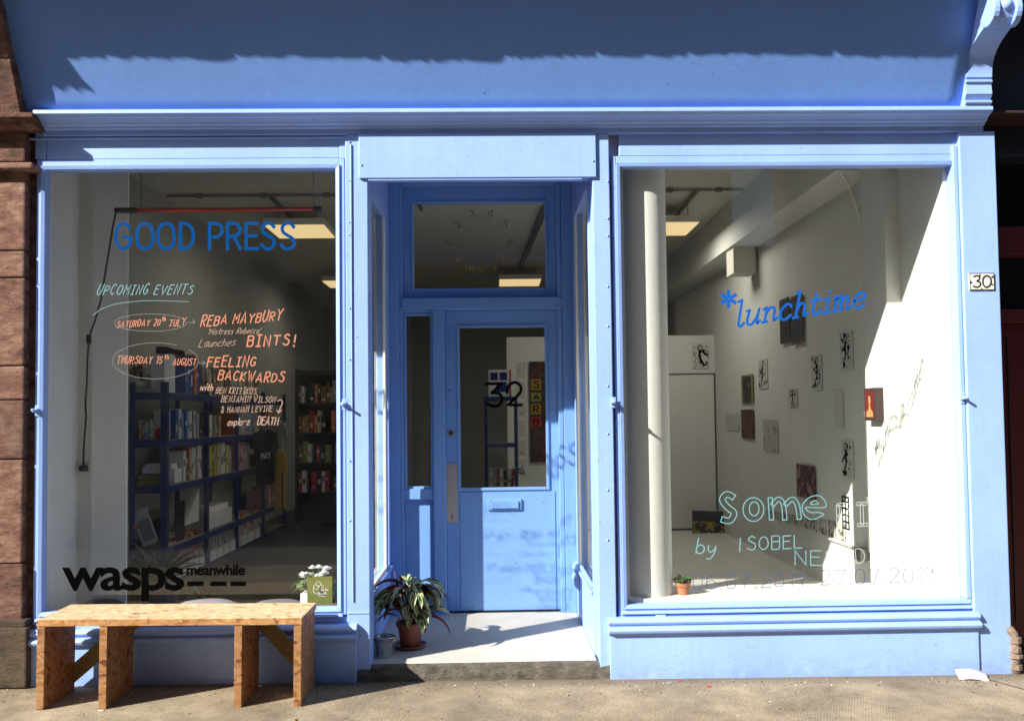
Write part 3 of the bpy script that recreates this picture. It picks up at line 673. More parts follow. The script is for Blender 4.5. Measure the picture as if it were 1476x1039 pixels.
# transom light
tx0, tx1, tz0, tz1 = px(597), px(790), pz(415), pz(291)
bz('transom_frame', px(582), tx0, pz(430), pz(268), 1.17, 1.22); bz('transom_frame', tx1, px(805), pz(430), pz(268), 1.17, 1.22)
bz('transom_frame', tx0, tx1, pz(430), tz0, 1.17, 1.22); bz('transom_frame', tx0, tx1, tz1, pz(268), 1.17, 1.22)
def bead4(x0, z0, x1, z1, y, w, m='blue_door', p=None):
    bz('glazing_bead', x0 - w, x0 + .002, z0 - w, z1 + w, y - .012, y + .01, m, .003, p); bz('glazing_bead', x1 - .002, x1 + w, z0 - w, z1 + w, y - .012, y + .01, m, .003, p)
    bz('glazing_bead', x0 + .002, x1 - .002, z1 - .002, z1 + w, y - .012, y + .01, m, .003, p); bz('glazing_bead', x0 + .002, x1 - .002, z0 - w, z0 + .002, y - .012, y + .01, m, .003, p)
bead4(tx0, tz0, tx1, tz1, 1.172, .014)
gT = MB().poly([(tx0 - .01, 1.195, tz0 - .01), (tx1 + .01, 1.195, tz0 - .01), (tx1 + .01, 1.195, tz1 + .01), (tx0 - .01, 1.195, tz1 + .01)]).build('glass_pane', M['glass'], SF); gT['label'] = 'transom pane with an arc of small numerals'
# sidelight
sx0, sx1 = px(582), px(625)
bz('sidelight_rail', sx0, sx1, pz(718), pz(703), 1.125, 1.24); bz('sidelight_panel', sx0, sx1, ZB, pz(718), 1.165, 1.24)
bz('sidelight_bead', sx0, sx1, pz(450), pz(446), 1.13, 1.2)
bead4(sx0 + .018, pz(700), sx1 - .018, pz(454), 1.152, .016)
g = MB().poly([(sx0, 1.16, pz(703)), (sx1, 1.16, pz(703)), (sx1, 1.16, pz(449)), (sx0, 1.16, pz(449))]).build('glass_pane', M['glass'], SF); g['label'] = 'narrow dark pane left of the door'
bz('door_sill', sx0, px(805), ZB - .02, ZB + .018, 1.15, 1.26, 'black', .002)
# the door itself: a leaf with glass, part of the shopfront
dx0, dx1, dz0, dz1 = px(643, 1.18), px(804.5, 1.18), IF + .022, pz(447.5, 1.18)
gx0, gx1, gz0, gz1 = px(663, 1.18), px(787, 1.18), pz(703, 1.18), pz(472, 1.18)
dm = MB()
# leaf as one board with an opening (8 boxes butt jointed inside one mesh)
dm.box(dx0, 1.18, dz0, gx0, 1.225, dz1); dm.box(gx1, 1.18, dz0, dx1, 1.225, dz1); dm.box(gx0, 1.18, dz0, gx1, 1.225, gz0); dm.box(gx0, 1.18, gz1, gx1, 1.225, dz1)
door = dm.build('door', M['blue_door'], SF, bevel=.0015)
bz('kick_board', gx0 - .005, dx1 - .03, dz0 + .002, gz0 - .028, 1.174, 1.18, 'blue_door', .0015, door)
bead4(gx0, gz0, gx1, gz1, 1.180, .018, 'blue_door', door)
gD = MB().poly([(gx0 - .005, 1.20, gz0 - .005), (gx1 + .005, 1.20, gz0 - .005), (gx1 + .005, 1.20, gz1 + .005), (gx0 - .005, 1.20, gz1 + .005)]).build('glass_pane', M['glass'], door)
X0, Z0, X1, Z1 = rect(643.5, 668, 659.5, 753, 1.178)
MB().box(X0, 1.172, Z0, X1, 1.1798, Z1).build('push_plate', M['steel'], door, bevel=.002)
xk = (X0 + X1) / 2
MB().box(xk - .004, 1.1705, Z0 + .025, xk + .004, 1.1722, Z0 + .052).build('keyhole', M['black'], door)
for zz in (Z0 + .07, Z1 - .03): MB().tube([(xk, 1.171, zz), (xk, 1.1719, zz)], .0035, 8).build('screw', M['chain'], door)
lk = at(650, 624, 1.17)
MB().tube([(lk.x, 1.168, lk.z), (lk.x, 1.18, lk.z)], .020, 20).build('lock', M['brass'], door, smooth=False)
MB().tube([(lk.x, 1.165, lk.z), (lk.x, 1.168, lk.z)], .009, 12).build('lock_cylinder', M['black'], door)
X0, Z0, X1, Z1 = rect(703, 719, 752, 735, 1.165)
mb = MB(); mb.box(X0, 1.160, Z0, X1, 1.1738, Z1); mb.build('letter_plate', M['blue_door'], door, bevel=.005)
MB().box(X0 + .022, 1.149, Z0 + .012, X1 - .022, 1.160, Z1 - .012).build('letter_flap', M['blue_door'], door, bevel=.004)
MB().tube([(at(648, 562, 1.17).x, 1.177, at(648, 562, 1.17).z), (at(648, 562, 1.17).x, 1.181, at(648, 562, 1.17).z)], .006, 10).build('spy_hole', M['black'], door)
# 32 on the door glass
n32 = [([[(700, 553), (724, 553)], [(723, 553), (709, 566)], smooth_line([(708, 566), (719, 567), (724, 575), (719, 584), (709, 585), (702, 582)])], 4.2),
       ([smooth_line([(731, 566), (733, 556), (742, 551), (750, 556), (750, 565), (742, 574), (733, 583)]), [(732, 583.5), (752, 583.5)]], 4.2)]
lettering(n32, M['black_vinyl'], door, 'numeral', 'black street number thirty two on the door glass', 1.206)
# threshold and step
struct(MB().box(RX0, -.015, GR, RX1, 1.24, .114).build('threshold', M['white_step'], bevel=.006))
r3 = random.Random(3); mb = MB()
sx = -.80; ex = .64; n = 46
for i in range(n + 1):
    x = sx + (ex - sx) * i / n
    f = r3.uniform(-.004, .004)
    mb.v += [(x, -.075 + f, GR - .03), (x, -.070 + f, -.0 + .062 + r3.uniform(-.003, .003)), (x, -.058 + f * .6, .104 + r3.uniform(-.003, .003)), (x, -.014, .109)]
for i in range(n):
    for k in range(3): mb.f.append([i * 4 + k, i * 4 + 4 + k, i * 4 + 5 + k, i * 4 + 1 + k]); mb.m.append(0)
mb.f.append([0, 1, 2, 3]); mb.m.append(0); mb.f.append([n * 4 + 3, n * 4 + 2, n * 4 + 1, n * 4]); mb.m.append(0)
struct(mb.build('doorstep', M['concrete']))

# small ironmongery on the front -----------------------------------------
def lug(px_, py_, Y, s=1):
    p = at(px_, py_, Y); mb = MB()
    mb.box(p.x - .014, Y - .008, p.z - .030, p.x + .014, Y, p.z + .030)
    mb.box(p.x - .018, Y - .032, p.z - .008, p.x + .010, Y - .008, p.z + .012)
    mb.tube([(p.x - .004, Y - .030, p.z + .002), (p.x + .0, Y - .062, p.z + .004)], .008, 8)
    o = mb.build('shutter_lug', M['blue'], SF, bevel=.003)
for a in ((55, 592, -.042), (497, 583, -.056), (884, 580, -.062), (1387, 574, -.052)): lug(*a)
for (a, b) in ((952, 889), (1331, 885)):
    p = at(a, b, -.045); MB().box(p.x - .030, -.075, p.z - .018, p.x + .030, -.045, p.z + .016).build('shutter_bracket', M['blue'], SF, bevel=.006)
p = at(102, 905, -.05); MB().tube([(p.x - .03, -.06, p.z - .02), (p.x - .03, -.09, p.z + .03), (p.x + .0, -.09, p.z + .04), (p.x + .01, -.06, p.z - .02)], .007, 8).build('hook', M['blue'], SF)
def screw(a, b, Y, r=.0065):
    p = at(a, b, Y); MB().lathe([(r, 0), (r * .8, .004), (0.0005, .006)], (0, 0, 0), 10).build('screw_head', M['blue'], SF, smooth=True).matrix_local = Matrix.Translation((p.x, Y, p.z)) @ Matrix.Rotation(R(90), 4, 'X')
for y in (205, 260, 320, 338, 444, 518, 664, 750): screw(504, y, -.062)
for y in (262, 315, 340, 413, 470, 556, 625, 706, 778): screw(876, y, -.062)
screw(521, 238, -.078); screw(855, 232, -.078); screw(870, 190, -.062)
screw(52 + 4, 410, -.042, .004); screw(300, 228, -.03, .004); screw(1305, 221, -.03, .004)

# console bracket at the right end of the cornice
cx0, cx1 = 2.622, 2.768
mb = MB()
prof = [(.0, 3.12), (-.160, 3.12), (-.165, 3.150), (-.178, 3.158), (-.178, 3.168), (-.162, 3.176), (-.182, 3.205), (-.176, 3.262), (-.188, 3.270), (-.188, 3.278), (-.178, 3.286), (-.188, 3.296)]
for i in range(15):
    t = i / 14; prof.append((-.186 - .170 * t ** 2.3, 3.296 + .185 * t + .02 * math.sin(t * 3)))
prof += [(-.36, 3.488), (-.385, 3.482), (-.415, 3.49), (-.44, 3.51), (-.455, 3.54), (-.458, 3.59), (-.445, 3.65), (-.43, 3.80), (.0, 3.80)]
mb.prism_x(prof, cx0, cx1)
con = mb.build('console', M['blue'], SF, bevel=.004)
mb = MB()
for i, (yy, zz, r) in enumerate(((-.445, 3.572, .034),)):
    mb.lathe([(r * math.sin(a), -r * math.cos(a)) for a in [k * math.pi / 10 + .01 for k in range(11)]], ((cx0 + cx1) / 2, yy, zz), 20)
mb.build('console_ball', M['blue'], con, smooth=True)
for xx in (cx0 - .004, cx1 - .032):
    mb = MB(); pr = [(-.405 + .068 * math.cos(a), 3.555 + .078 * math.sin(a)) for a in [k * 2 * math.pi / 20 for k in range(20)]]
    mb.prism_x(pr, xx, xx + .036).build('console_scroll', M['blue'], con, bevel=.006)
# number plate 30 --------------------------------------------------------
X0, Z0, X1, Z1 = rect(1396.5, 393.5, 1432.5, 418, -.072)
npo = MB().box(X0, -.0765, Z0, X1, -.0705, Z1).build('number_plate', M['enamel'], bevel=.002)
tag(npo, 'white enamel number plate reading 30 on the blue right hand pier', 'number plate')
bw = .0035
for i, a in enumerate(((X0 + .001, Z1 - bw, X1 - .001, Z1 - .0005), (X0 + .001, Z0 + .0005, X1 - .001, Z0 + bw), (X0 + .0008, Z0 + bw + .0002, X0 + bw, Z1 - bw - .0002), (X1 - bw, Z0 + bw + .0002, X1 - .0008, Z1 - bw - .0002))):
    MB().box(a[0], -.0785, a[1], a[2], -.0765, a[3]).build('plate_border', M['chip'], npo)
lettering([([smooth_line([(1403.5, 399), (1408, 397.5), (1412, 399.5), (1411.5, 403), (1408, 405)]), smooth_line([(1408, 405), (1412.5, 407), (1413, 411), (1408.5, 414), (1403, 412.5)])], 2.6),
           ([smooth_line([(1422, 397.5), (1417.5, 400.5), (1416.5, 406), (1418, 411.5), (1422, 414), (1427, 411), (1428.5, 405.5), (1427, 400), (1422, 397.5)])], 2.6)], M['chip'], npo, 'numeral', 'black numerals 30', -.0772)
mb = MB(); r4 = random.Random(9)
for (a, b, s) in ((1399, 407, 2.2), (1412, 397, 1.6), (1430, 399, 2), (1430, 410, 1.7), (1415, 416, 1.3)):
    c = at(a, b, -.077); k = 8
    mb.poly([(c.x + s / 258 * r4.uniform(.6, 1.2) * math.cos(t * 2 * math.pi / k), -.0790, c.z + s / 258 * r4.uniform(.6, 1.2) * math.sin(t * 2 * math.pi / k)) for t in range(k)])
mb.build('enamel_chip', M['chip'], npo)

# ------------------------------------------------------------------ lettering on the glass
# GOOD PRESS
def arc(cx, cy, rx, ry, a0, a1, n=16): return [(cx + rx * math.cos(R(a0 + (a1 - a0) * i / n)), cy - ry * math.sin(R(a0 + (a1 - a0) * i / n))) for i in range(n + 1)]
def ob(cx, cy=340.5, rx=10.2, ry=18.2, n=28):
    return [(cx + rx * math.copysign(abs(math.cos(2 * math.pi * i / n)) ** .85, math.cos(2 * math.pi * i / n)), cy - ry * math.copysign(abs(math.sin(2 * math.pi * i / n)) ** .85, math.sin(2 * math.pi * i / n))) for i in range(n + 1)]
gp = [arc(178, 340.5, 11.5, 18.2, 40, 325) + [(188, 342), (178, 342)], ob(209, rx=11.5), ob(239.5, rx=11.5),
      [(260, 358.7), (260, 322.3), (266, 322.3)] + arc(266, 340.5, 13, 18.2, 88, -88, 14) + [(260, 358.7)],
      [(302, 359.5), (302, 322.3), (311, 322.3)] + arc(311, 332, 9.5, 9.7, 85, -85, 9) + [(306, 341.7)],
      [(328, 359.5), (328, 322.3), (337, 322.3)] + arc(337, 331.5, 9, 9.2, 85, -85, 9) + [(332, 340.7)], [(338, 342), (347, 359.5)],
      [(372, 322.3), (355, 322.3), (355, 358.7), (372.5, 358.7)], [(355, 340), (370, 340)],
      smooth_line([(395.5, 328), (391, 323), (385, 322.3), (379, 327), (380, 335), (387, 340), (394, 345), (395, 353), (389, 358.7), (382, 358), (377, 352.5)]),
      smooth_line([(424, 328), (419.5, 323), (413.5, 322.3), (407.5, 327), (408.5, 335), (415.5, 340), (422.5, 345), (424, 353), (417.5, 358.7), (410, 358), (405, 352.5)])]
lettering([(gp, 4.7)], M['blue_vinyl'], glL, label='blue shop name lettering across the top of the left pane')
lettering([(write('UPCOMING EVENTS', 139, 425, 276, 424, 14, .4, .3, 2, 3.2), 1.1), ([smooth_line([(135, 454), (150, 444), (175, 437), (215, 433.5), (272, 435)])], .7)], M['chalk_cyan'], glL, label='pale cyan heading with a swooping underline')
O1 = [(write('SATURDAY 20', 168, 472, 230, 469, 9, .3, .4, 3, 3.2), 1.2), (write('th', 234, 463, 239, 462, 6, .25, .1, 3), 1.2), (write('JULY', 244, 470, 266, 469, 10, .3, .4, 4, 3), 1.2),
      (write('THURSDAY 15', 168, 524, 233, 524, 10, .25, .4, 5, 3), 1.2), (write('th', 238, 518, 243, 517, 6, .2, .1, 6), 1.2), (write('AUGUST', 249, 526, 282, 526, 10, .25, .4, 7, 3), 1.2)]
lettering(O1, M['chalk_orange'], glL, label='small orange handwritten dates')
O2 = [(write('REBA MAYBURY', 289, 470, 405, 461, 13.5, .35, .5, 8, 3), 1.8), (write('BINTS!', 356, 499, 424, 497, 15, .2, .35, 9, 3.4), 2.2), (write('FEELING', 298, 529, 367, 528, 14, .25, .4, 10, 3.2), 1.9), (write('BACKWARDS', 314, 547, 408, 551, 13, .2, .45, 11, 3), 1.8)]
lettering(O2, M['chalk_orange'], glL, label='bold orange handwritten event names')
O3 = [(write("'Mistress Rebecca'", 299, 482, 374, 480, 8, .5, .3, 12), .8), (write('Launches', 286, 500, 338, 498, 11, .5, .3, 13), .8), (write('with', 288, 562, 306, 563, 9, .3, .2, 14), 1.5),
      (write('BEN KRITIKOS,', 311, 567, 371, 568, 9, .25, .3, 15, 3), .95), (write('BENJAMIN WILSON', 319, 579, 396, 580, 8.5, .25, .3, 16, 3), .95), (write('& HANNAH LEVINE', 319, 595, 392, 593, 8.5, .2, .3, 17, 3), .95),
      (write('explore', 328, 613, 359, 612, 10, .25, .2, 18), 1.3), (write('DEATH', 371, 612, 400, 612, 11, .2, .25, 19), 1.6), ([smooth_line([(400, 578), (405, 576), (407, 581), (404, 588), (402, 594)]), [(399, 591), (402, 595), (406, 591)]], 1.4)]
lettering(O3, M['chalk_pale'], glL, label='fine pale pink handwritten names')
lettering([([smooth_line([(p[0], p[1]) for p in arc(217, 465, 52, 12.5, 12, 365, 18)]), smooth_line(arc(224, 520, 62, 26, 60, 400, 22)), [(272, 465), (281, 464)], [(277, 461), (281, 464), (278, 467)], [(286, 523), (296, 523)], [(292, 520), (296, 523), (292, 526)]], .65)], M['chalk_white'], glL, label='thin loops drawn round the dates')
font_text('wasps', 89, 817, 265, 866, -.004, M['black_vinyl'], glL, offset=.022, spacing=.92, label='large black lower case lettering above the bench')
font_text('meanwhile', 269, 813, 353, 829, -.004, M['black_vinyl'], glL, offset=.028, spacing=.95, label='small black lettering beside the large word')
mb = MB()
for a, b in ((270, 293), (303, 326), (332, 354)):
    p = at(a, 838, -.004); q = at(b, 844, -.004); MB().poly([(p.x, -.004, q.z), (q.x, -.004, q.z), (q.x, -.004, p.z), (p.x, -.004, p.z)]).build('lettering_underline', M['black_vinyl'], glL)
# lunchtime: slanted slab letters
def slab(ch, x, y, w, h, sl=.18, rotv=-.07):
    L = {'l': [('05.. ', )],}
    return None
S = {  # strokes in units of x-height, y up, with slabs
 'l': ([[(.1, 1.75), (.38, 1.85)], [(.36, 1.85), (.30, .25)], smooth_line([(.30, .28), (.33, .02), (.55, .0), (.70, .22)])], .8),
 'u': ([[(.0, .98), (.22, 1.05)], smooth_line([(.22, 1.05), (.12, .5), (.17, .08), (.45, .0), (.72, .35), (.80, .6)]), [(.88, 1.05), (.80, .2)], smooth_line([(.80, .22), (.86, .0), (1.05, .2)])], 1.2),
 'n': ([[(.0, .92), (.24, 1.04)], [(.24, 1.04), (.18, .0)], [(.0, .0), (.38, .02)], smooth_line([(.20, .55), (.5, .98), (.80, .85), (.80, .35), (.86, .02), (1.1, .22)])], 1.2),
 'c': ([smooth_line([(.78, .78), (.72, .98), (.42, 1.02), (.08, .62), (.12, .12), (.45, -.03), (.85, .25)])], 1.0),
 'h': ([[(.1, 1.7), (.34, 1.82)], [(.34, 1.82), (.20, .0)], [(.02, .0), (.40, .02)], smooth_line([(.22, .5), (.5, .95), (.78, .8), (.76, .3), (.84, .02), (1.05, .2)])], 1.15),
 't': ([[(.40, 1.5), (.28, .3)], [(.05, 1.0), (.80, 1.04)], smooth_line([(.28, .3), (.34, .02), (.60, .0), (.85, .28)])], .95),
 'i': ([[(.08, .95), (.38, 1.02)], [(.38, 1.02), (.30, .05)], [(.05, .0), (.60, .02)], [(.40, 1.42), (.42, 1.5)]], .75),
 'm': ([[(.0, .92), (.22, 1.02)], [(.22, 1.02), (.16, .0)], [(.0, .0), (.32, .02)], smooth_line([(.18, .5), (.42, .98), (.60, .85), (.56, .02)]), [(.46, .0), (.70, .02)], smooth_line([(.58, .5), (.84, .98), (1.04, .85), (1.02, .25), (1.10, .02), (1.3, .2)])], 1.42),
 'e': ([smooth_line([(.12, .52), (.5, .56), (.86, .70), (.72, 1.0), (.38, 1.0), (.08, .55), (.18, .08), (.50, -.02), (.88, .22)])], 1.0)}
strokes = []
x, y = 1058, 471.5; sc_ = 20.5
tot = sum(S[c][1] for c in 'lunchtime'); fx = (1248 - 1058) / tot / sc_
for c in 'lunchtime':
    st, w = S[c]
    for t in st:
        strokes.append([(x + (a * sc_ * fx) + b * sc_ * .12, y - (x + a * sc_ - 1058) * .155 - b * sc_) for a, b in t])
    x += w * sc_ * fx
ast = []
for k in range(6):
    an = R(90 + 60 * k); ast.append([(1050 + 2.5 * math.cos(an), 431 - 2.5 * math.sin(an)), (1050 + 11.5 * math.cos(an), 431 - 11.5 * math.sin(an))])
lettering([(strokes, 3.7), (ast, 5.0)], M['bright_blue_vinyl'], glR, label='bright blue slanted word with an asterisk')
# outlined word and names
def outline(strokes, w):
    out = []
    for s in strokes:
        L_ = []; R_ = []
        for i, q in enumerate(s):
            a = s[max(i - 1, 0)]; b = s[min(i + 1, len(s) - 1)]; tx, ty = b[0] - a[0], b[1] - a[1]; l = math.hypot(tx, ty) or 1
            L_.append((q[0] - ty / l * w, q[1] + tx / l * w)); R_.append((q[0] + ty / l * w, q[1] - tx / l * w))
        out.append(L_ + R_[::-1] + [L_[0]])
    return out
som = outline([smooth_line([(1058, 717), (1048, 712), (1041, 720), (1049, 731), (1058, 739), (1052, 750), (1040, 748)])], 4.0)
som += [smooth_line(arc(1086, 734, 15, 17, 0, 360, 14)), smooth_line(arc(1087, 733, 7, 10, 0, 360, 12))]
som += outline([[(1110, 717), (1112, 749)], smooth_line([(1113, 728), (1122, 719), (1129, 727), (1131, 749)]), smooth_line([(1131, 728), (1142, 719), (1149, 728), (1152, 748)])], 3.0)
som += [smooth_line([(1161, 731), (1188, 731), (1189, 722), (1180, 714), (1166, 717), (1156, 729), (1160, 743), (1172, 748), (1187, 741), (1178, 738), (1168, 738), (1161, 731)]), smooth_line([(1168, 726), (1179, 726), (1174, 721), (1168, 726)])]
lettering([(som, 1.5)], M['chalk_cyan'], glR, label='pale green outlined letters')
lettering([(write('by', 1003, 797, 1030, 799, 22, .1, .1, 21), 1.6), ([[(1066, 795), (1067, 775)]], 1.6), (write('SOBEL', 1077, 793, 1156, 789, 19, .05, .15, 23), 1.5),
           (write('NE', 1146, 814, 1184, 814, 20, 0, .1, 24), 1.5)], M['chalk_cyan'], glR, label='pale cyan handwritten name')
lettering([(write('WADSKY', 1192, 815, 1302, 806, 20, 0, .1, 25), .9), (outline(write('PICTUR', 1208, 757, 1365, 752, 30, 0, .1, 26, 3.0), 2.2), .8), (outline([smooth_line([(1342, 782), (1364, 783), (1362, 772), (1348, 771), (1343, 786), (1354, 795), (1364, 789)]), smooth_line([(1364, 803), (1352, 800), (1346, 808), (1358, 815), (1364, 824), (1352, 832), (1343, 827)])], 2.5), .8)],
          M['grey_pen'], glR, label='faint grey outlined and thin lettering on the bright part of the pane')
lettering([(write('06.07.2019-27.07.2019', 1000, 849, 1345, 838, 21, .02, .2, 27), 1.0)], M['chalk_blue'], glR, label='thin blue handwritten dates at the foot of the pane')
# transom numerals on an arc
tn = []
for ch, a, b, an in (('1', 648, 352, -60), ('2', 660, 323, -38), ('3', 681, 308, -12), ('4', 707, 308, 12), ('5', 728, 323, 40), ('6', 736, 350, 62)):
    st, w = glyph(ch)
    ca, sa = math.cos(R(an)), math.sin(R(an))
    for t in st: tn.append([(a + ((q[0] - w / 2) * 1.5) * ca + ((q[1] - 3.5) * 1.5) * sa, b + ((q[0] - w / 2) * 1.5) * sa - ((q[1] - 3.5) * 1.5) * ca) for q in t])
lettering([(tn, 1.0)], M['pencil'], gT, label='arc of small grey numerals', Y=1.202)
yn = []
for ch, a, b, an in (('s', 661, 374, 35), ('u', 671, 384, 20), ('n', 680, 388, 8), ('d', 691, 390, 0), ('a', 701, 389, -8), ('y', 712, 386, -16), ('s', 723, 375, -32)):
    st, w = glyph(ch); ca, sa = math.cos(R(an)), math.sin(R(an))
    for t in st: yn.append([(a + ((q[0] - w / 2) * 1.3) * ca + ((q[1] - 2) * 1.4) * sa, b + ((q[0] - w / 2) * 1.3) * sa - ((q[1] - 2) * 1.4) * ca) for q in t])
lettering([(yn, 1.6)], M['yellow_pen'], gT, label='faint ochre letters curving upward', Y=1.202)

# ------------------------------------------------------------------ stone pier at the left
SP = thing('stone_pier', 'red sandstone pier with moulded cap at the left of the shopfront', 'pier', (-2.9, 0, GR))
def stone(x1px, y0, y1, yf, m='sandstone', name='stone', xx=None, bev=.010):
    z1 = at(20, y0, yf).z; z0 = at(20, y1, yf).z; x1 = xx if xx is not None else at(x1px, (y0 + y1) / 2, yf).x
    mb = MB(); n = 6; r = random.Random(int(y0))
    o = MB().box(-3.6 + 2.9, yf, z0 - GR, x1 + 2.9, .02, z1 - GR).build(name, M[m], SP, bevel=bev)
    return o
XS = at(34, 600, -.08).x; XW = at(50.5, 600, -.04).x
ys = [243, 361, 400, 527, 576, 662, 812, 905]
for a, b in zip(ys[:-1], ys[1:]): stone(0, a + .8, b - .8, -.080 - rnd.uniform(0, .004), xx=XS + rnd.uniform(-.004, .004))
stone(0, 905, 992, -.13, 'sand_base', xx=at(38, 940, -.13).x)
MB().box(-.3, -.03, 0, XW + 2.9 - .001, .03, 3.0).build('stone_return', M['sandstone'], SP, bevel=.003)
stone(0, 894, 905, -.115, 'sand_base', 'stone', xx=at(37, 900, -.11).x)
stone(0, 183, 233, -.09, xx=at(36, 200, -.09).x); stone(0, 233.5, 242.5, -.14, xx=at(46, 238, -.14).x, name='string_course')
mb = MB(); za = at(20, 157, -.25).z - GR; zb_ = at(20, 183, -.15).z - GR
pr = [(.02, za), (-.20, za), (-.205, za - .028), (-.175, za - .036), (-.165, za - .055), (-.135, za - .075), (-.10, zb_), (.02, zb_)]
mb.prism_x(pr, -.7, at(47, 160, -.2).x + 2.9).build('capital', M['sandstone'], SP, bevel=.004)
zc0 = za; xs_ = at(28, 130, -.19).x + 2.9
for z0_, z1_ in ((zc0 + .001, zc0 + .26), (zc0 + .262, zc0 + .52), (zc0 + .522, zc0 + .80)):
    yy = lambda z: -.165 - (z - zc0) * .42
    MB().prism_x([(.02, z0_), (yy(z0_), z0_), (yy(z1_), z1_), (.02, z1_)], -.7, xs_ - (z0_ - zc0) * .03).build('stone', M['sandstone'], SP, bevel=.008)

# ------------------------------------------------------------------ neighbour on the right
NB = thing('neighbour_doorway', 'dark maroon doorway and navy fascia of the next shop, cut off by the frame', 'doorway', (3.0, 0, GR))
def nbx(name, x0, y0, z0, x1, y1, z1, m, bev=.004, p=None): return MB().box(x0 - 3, y0, z0 - GR, x1 - 3, y1, z1 - GR).build(name, M[m], p or NB, bevel=bev)
nbx('wall', 2.905, .36, GR, 4.4, .6, 4.2, 'neigh_fascia')
nbx('fascia', 2.785, -.02, 3.1425, 4.4, .30, 4.2, 'neigh_fascia'); nbx('cornice', 2.785, -.10, 3.125, 4.4, .30, 3.142, 'neigh_lip', .005)
nbx('head_board', 2.745, .12, 2.95, 4.4, .30, 3.124, 'neigh_fascia')
nbx('frame_post', 2.745, .24, GR, 2.86, .36, 2.95, 'maroon'); nbx('door_panel', 2.86, .28, GR + .03, 3.5, .34, 1.98, 'maroon')
nbx('frame_rail', 2.86, .22, 1.98, 3.5, .34, 2.06, 'maroon'); nbx('glass_pane', 2.86, .30, 2.06, 3.5, .33, 2.38, 'dark_glass', 0)
nbx('frame_rail', 2.86, .20, 2.38, 3.5, .34, 2.55, 'maroon'); nbx('glass_pane', 2.86, .30, 2.55, 3.5, .33, 2.95, 'dark_glass', 0)
for x in (2.95, 3.08, 3.21): nbx('groove', x, .272, .2, x + .006, .281, 1.9, 'black', 0)
ic = nbx('intercom', 2.93, .20, 1.07, 3.0, .22, 1.30, 'neigh_fascia'); 
mb = MB()
for z in (1.15, 1.18, 1.21): mb.tube([(2.955 - 3, .197, z - GR), (2.955 - 3, .1999, z - GR)], .008, 10)
mb.build('intercom_button', M['chain'], ic); MB().box(2.945 - 3, .1965, 1.23 - GR, 2.99 - 3, .1998, 1.28 - GR).build('speaker_grille', M['black'], ic)
struct(MB().box(2.74, .0, -.1, 5, 1.2, GR + .004).build('next_doorstep', M['concrete'], bevel=.004))
# gas pipe
c = at(1462, 930, -.06)
gp_ = thing('gas_pipe', 'short rusty bent pipe rising from the pavement beside the blue pier', 'pipe', (c.x, -.06, gz(c.x)))
mb = MB(); mb.tube([(0, 0, -.02), (0, 0, .09), (0, 0, .17), (-.004, 0, .215), (-.022, .0, .235), (-.045, .02, .24), (-.06, .05, .235)], [.026, .026, .026, .027, .027, .026, .026], 14)
mb.build('pipe', M['pipe'], gp_, smooth=True)
for z, r, h in ((.02, .036, .03), (.085, .042, .02), (.115, .035, .03), (.165, .036, .035)): MB().lathe([(.02, z), (r, z + .003), (r, z + h), (.02, z + h + .003)], (0, 0, 0), 8).build('pipe_collar', M['pipe'], gp_)

# ------------------------------------------------------------------ bench
BX0, BX1, BY0, BY1, BZ = -2.277, -.972, -.465, -.118, .470
BN = thing('bench', 'long low bench of pale chipboard on four board legs under the left window', 'bench', (-1.61, -.38, gz(-1.61)))
BN.rotation_euler.y = .010
def bb(name, x0, y0, z0, x1, y1, z1, m, bev=.002): return MB().box(x0 + 1.61, y0 + .38, z0 - GR, x1 + 1.61, y1 + .38, z1 - GR).build(name, M[m], BN, bevel=bev)
M['osb_edge'] = osb_mat('chipboard_edge', (.70, .47, .28), con=2.2)
sm = MB().box(BX0 + 1.61, BY0 + .38, BZ - .034 - GR, BX1 + 1.61, BY1 + .38, BZ - GR); sm.m = [1, 0, 1, 1, 1, 1]; sm.build('seat', [M['osb_top'], M['osb_edge']], BN, bevel=.002)
for px_ in (52, 147, 342, 440.5):
    xl = at(px_, 960, BY0).x; t = .019
    if px_ < 60: xl = BX0 + t + .002
    if px_ > 440: xl = BX1 - t - .002
    bb('leg', xl - t, BY0 + .004, GR, xl + t, BY1 - .03, BZ - .0345, 'osb_side')
def brace(a, b, Y):
    p, q = at(*a, Y), at(*b, Y); p.z = max(p.z, .06); d = (q - p); l = d.length; d.normalize(); n = Vector((-d.z, 0, d.x))
    c = (p + q) / 2 + Vector((1.61, .38, -GR))
    MB().obox(c, d * l / 2, Vector((0, .009, 0)), n * .040).build('brace', M['osb_brace'], BN, bevel=.002)
brace((88, 1000), (208, 884), BY1 - .034); brace((366, 884), (446, 968), BY1 - .034)

# ------------------------------------------------------------------ things on the threshold
def leaf_mesh(L, Wd, az, el, droop, base, roll=0, n=7, cup=.25, thick=.0012):
    """two skins, upper and under"""
    pts = []; d = Vector((math.cos(az), math.sin(az), 0)); pos = Vector(base); e = el
    side = Vector((-math.sin(az), math.cos(az), 0))
    rows = []
    for i in range(n + 1):
        t = i / n; w = Wd * (math.sin(math.pi * min(1, t ** .75)) ** .8) * (1 - .15 * t) / 2 + (.0006 if i < n else 0)
        dirv = d * math.cos(e) + Vector((0, 0, 1)) * math.sin(e); nor = -d * math.sin(e) + Vector((0, 0, 1)) * math.cos(e)
        s = (side * math.cos(roll) + nor * math.sin(roll)); nn = (nor * math.cos(roll) - side * math.sin(roll))
        rows.append([pos + s * (w * k) + nn * (abs(k) * w * cup) for k in (-1, -.5, 0, .5, 1)])
        pos = pos + dirv * (L / n); e -= droop / n
    return rows
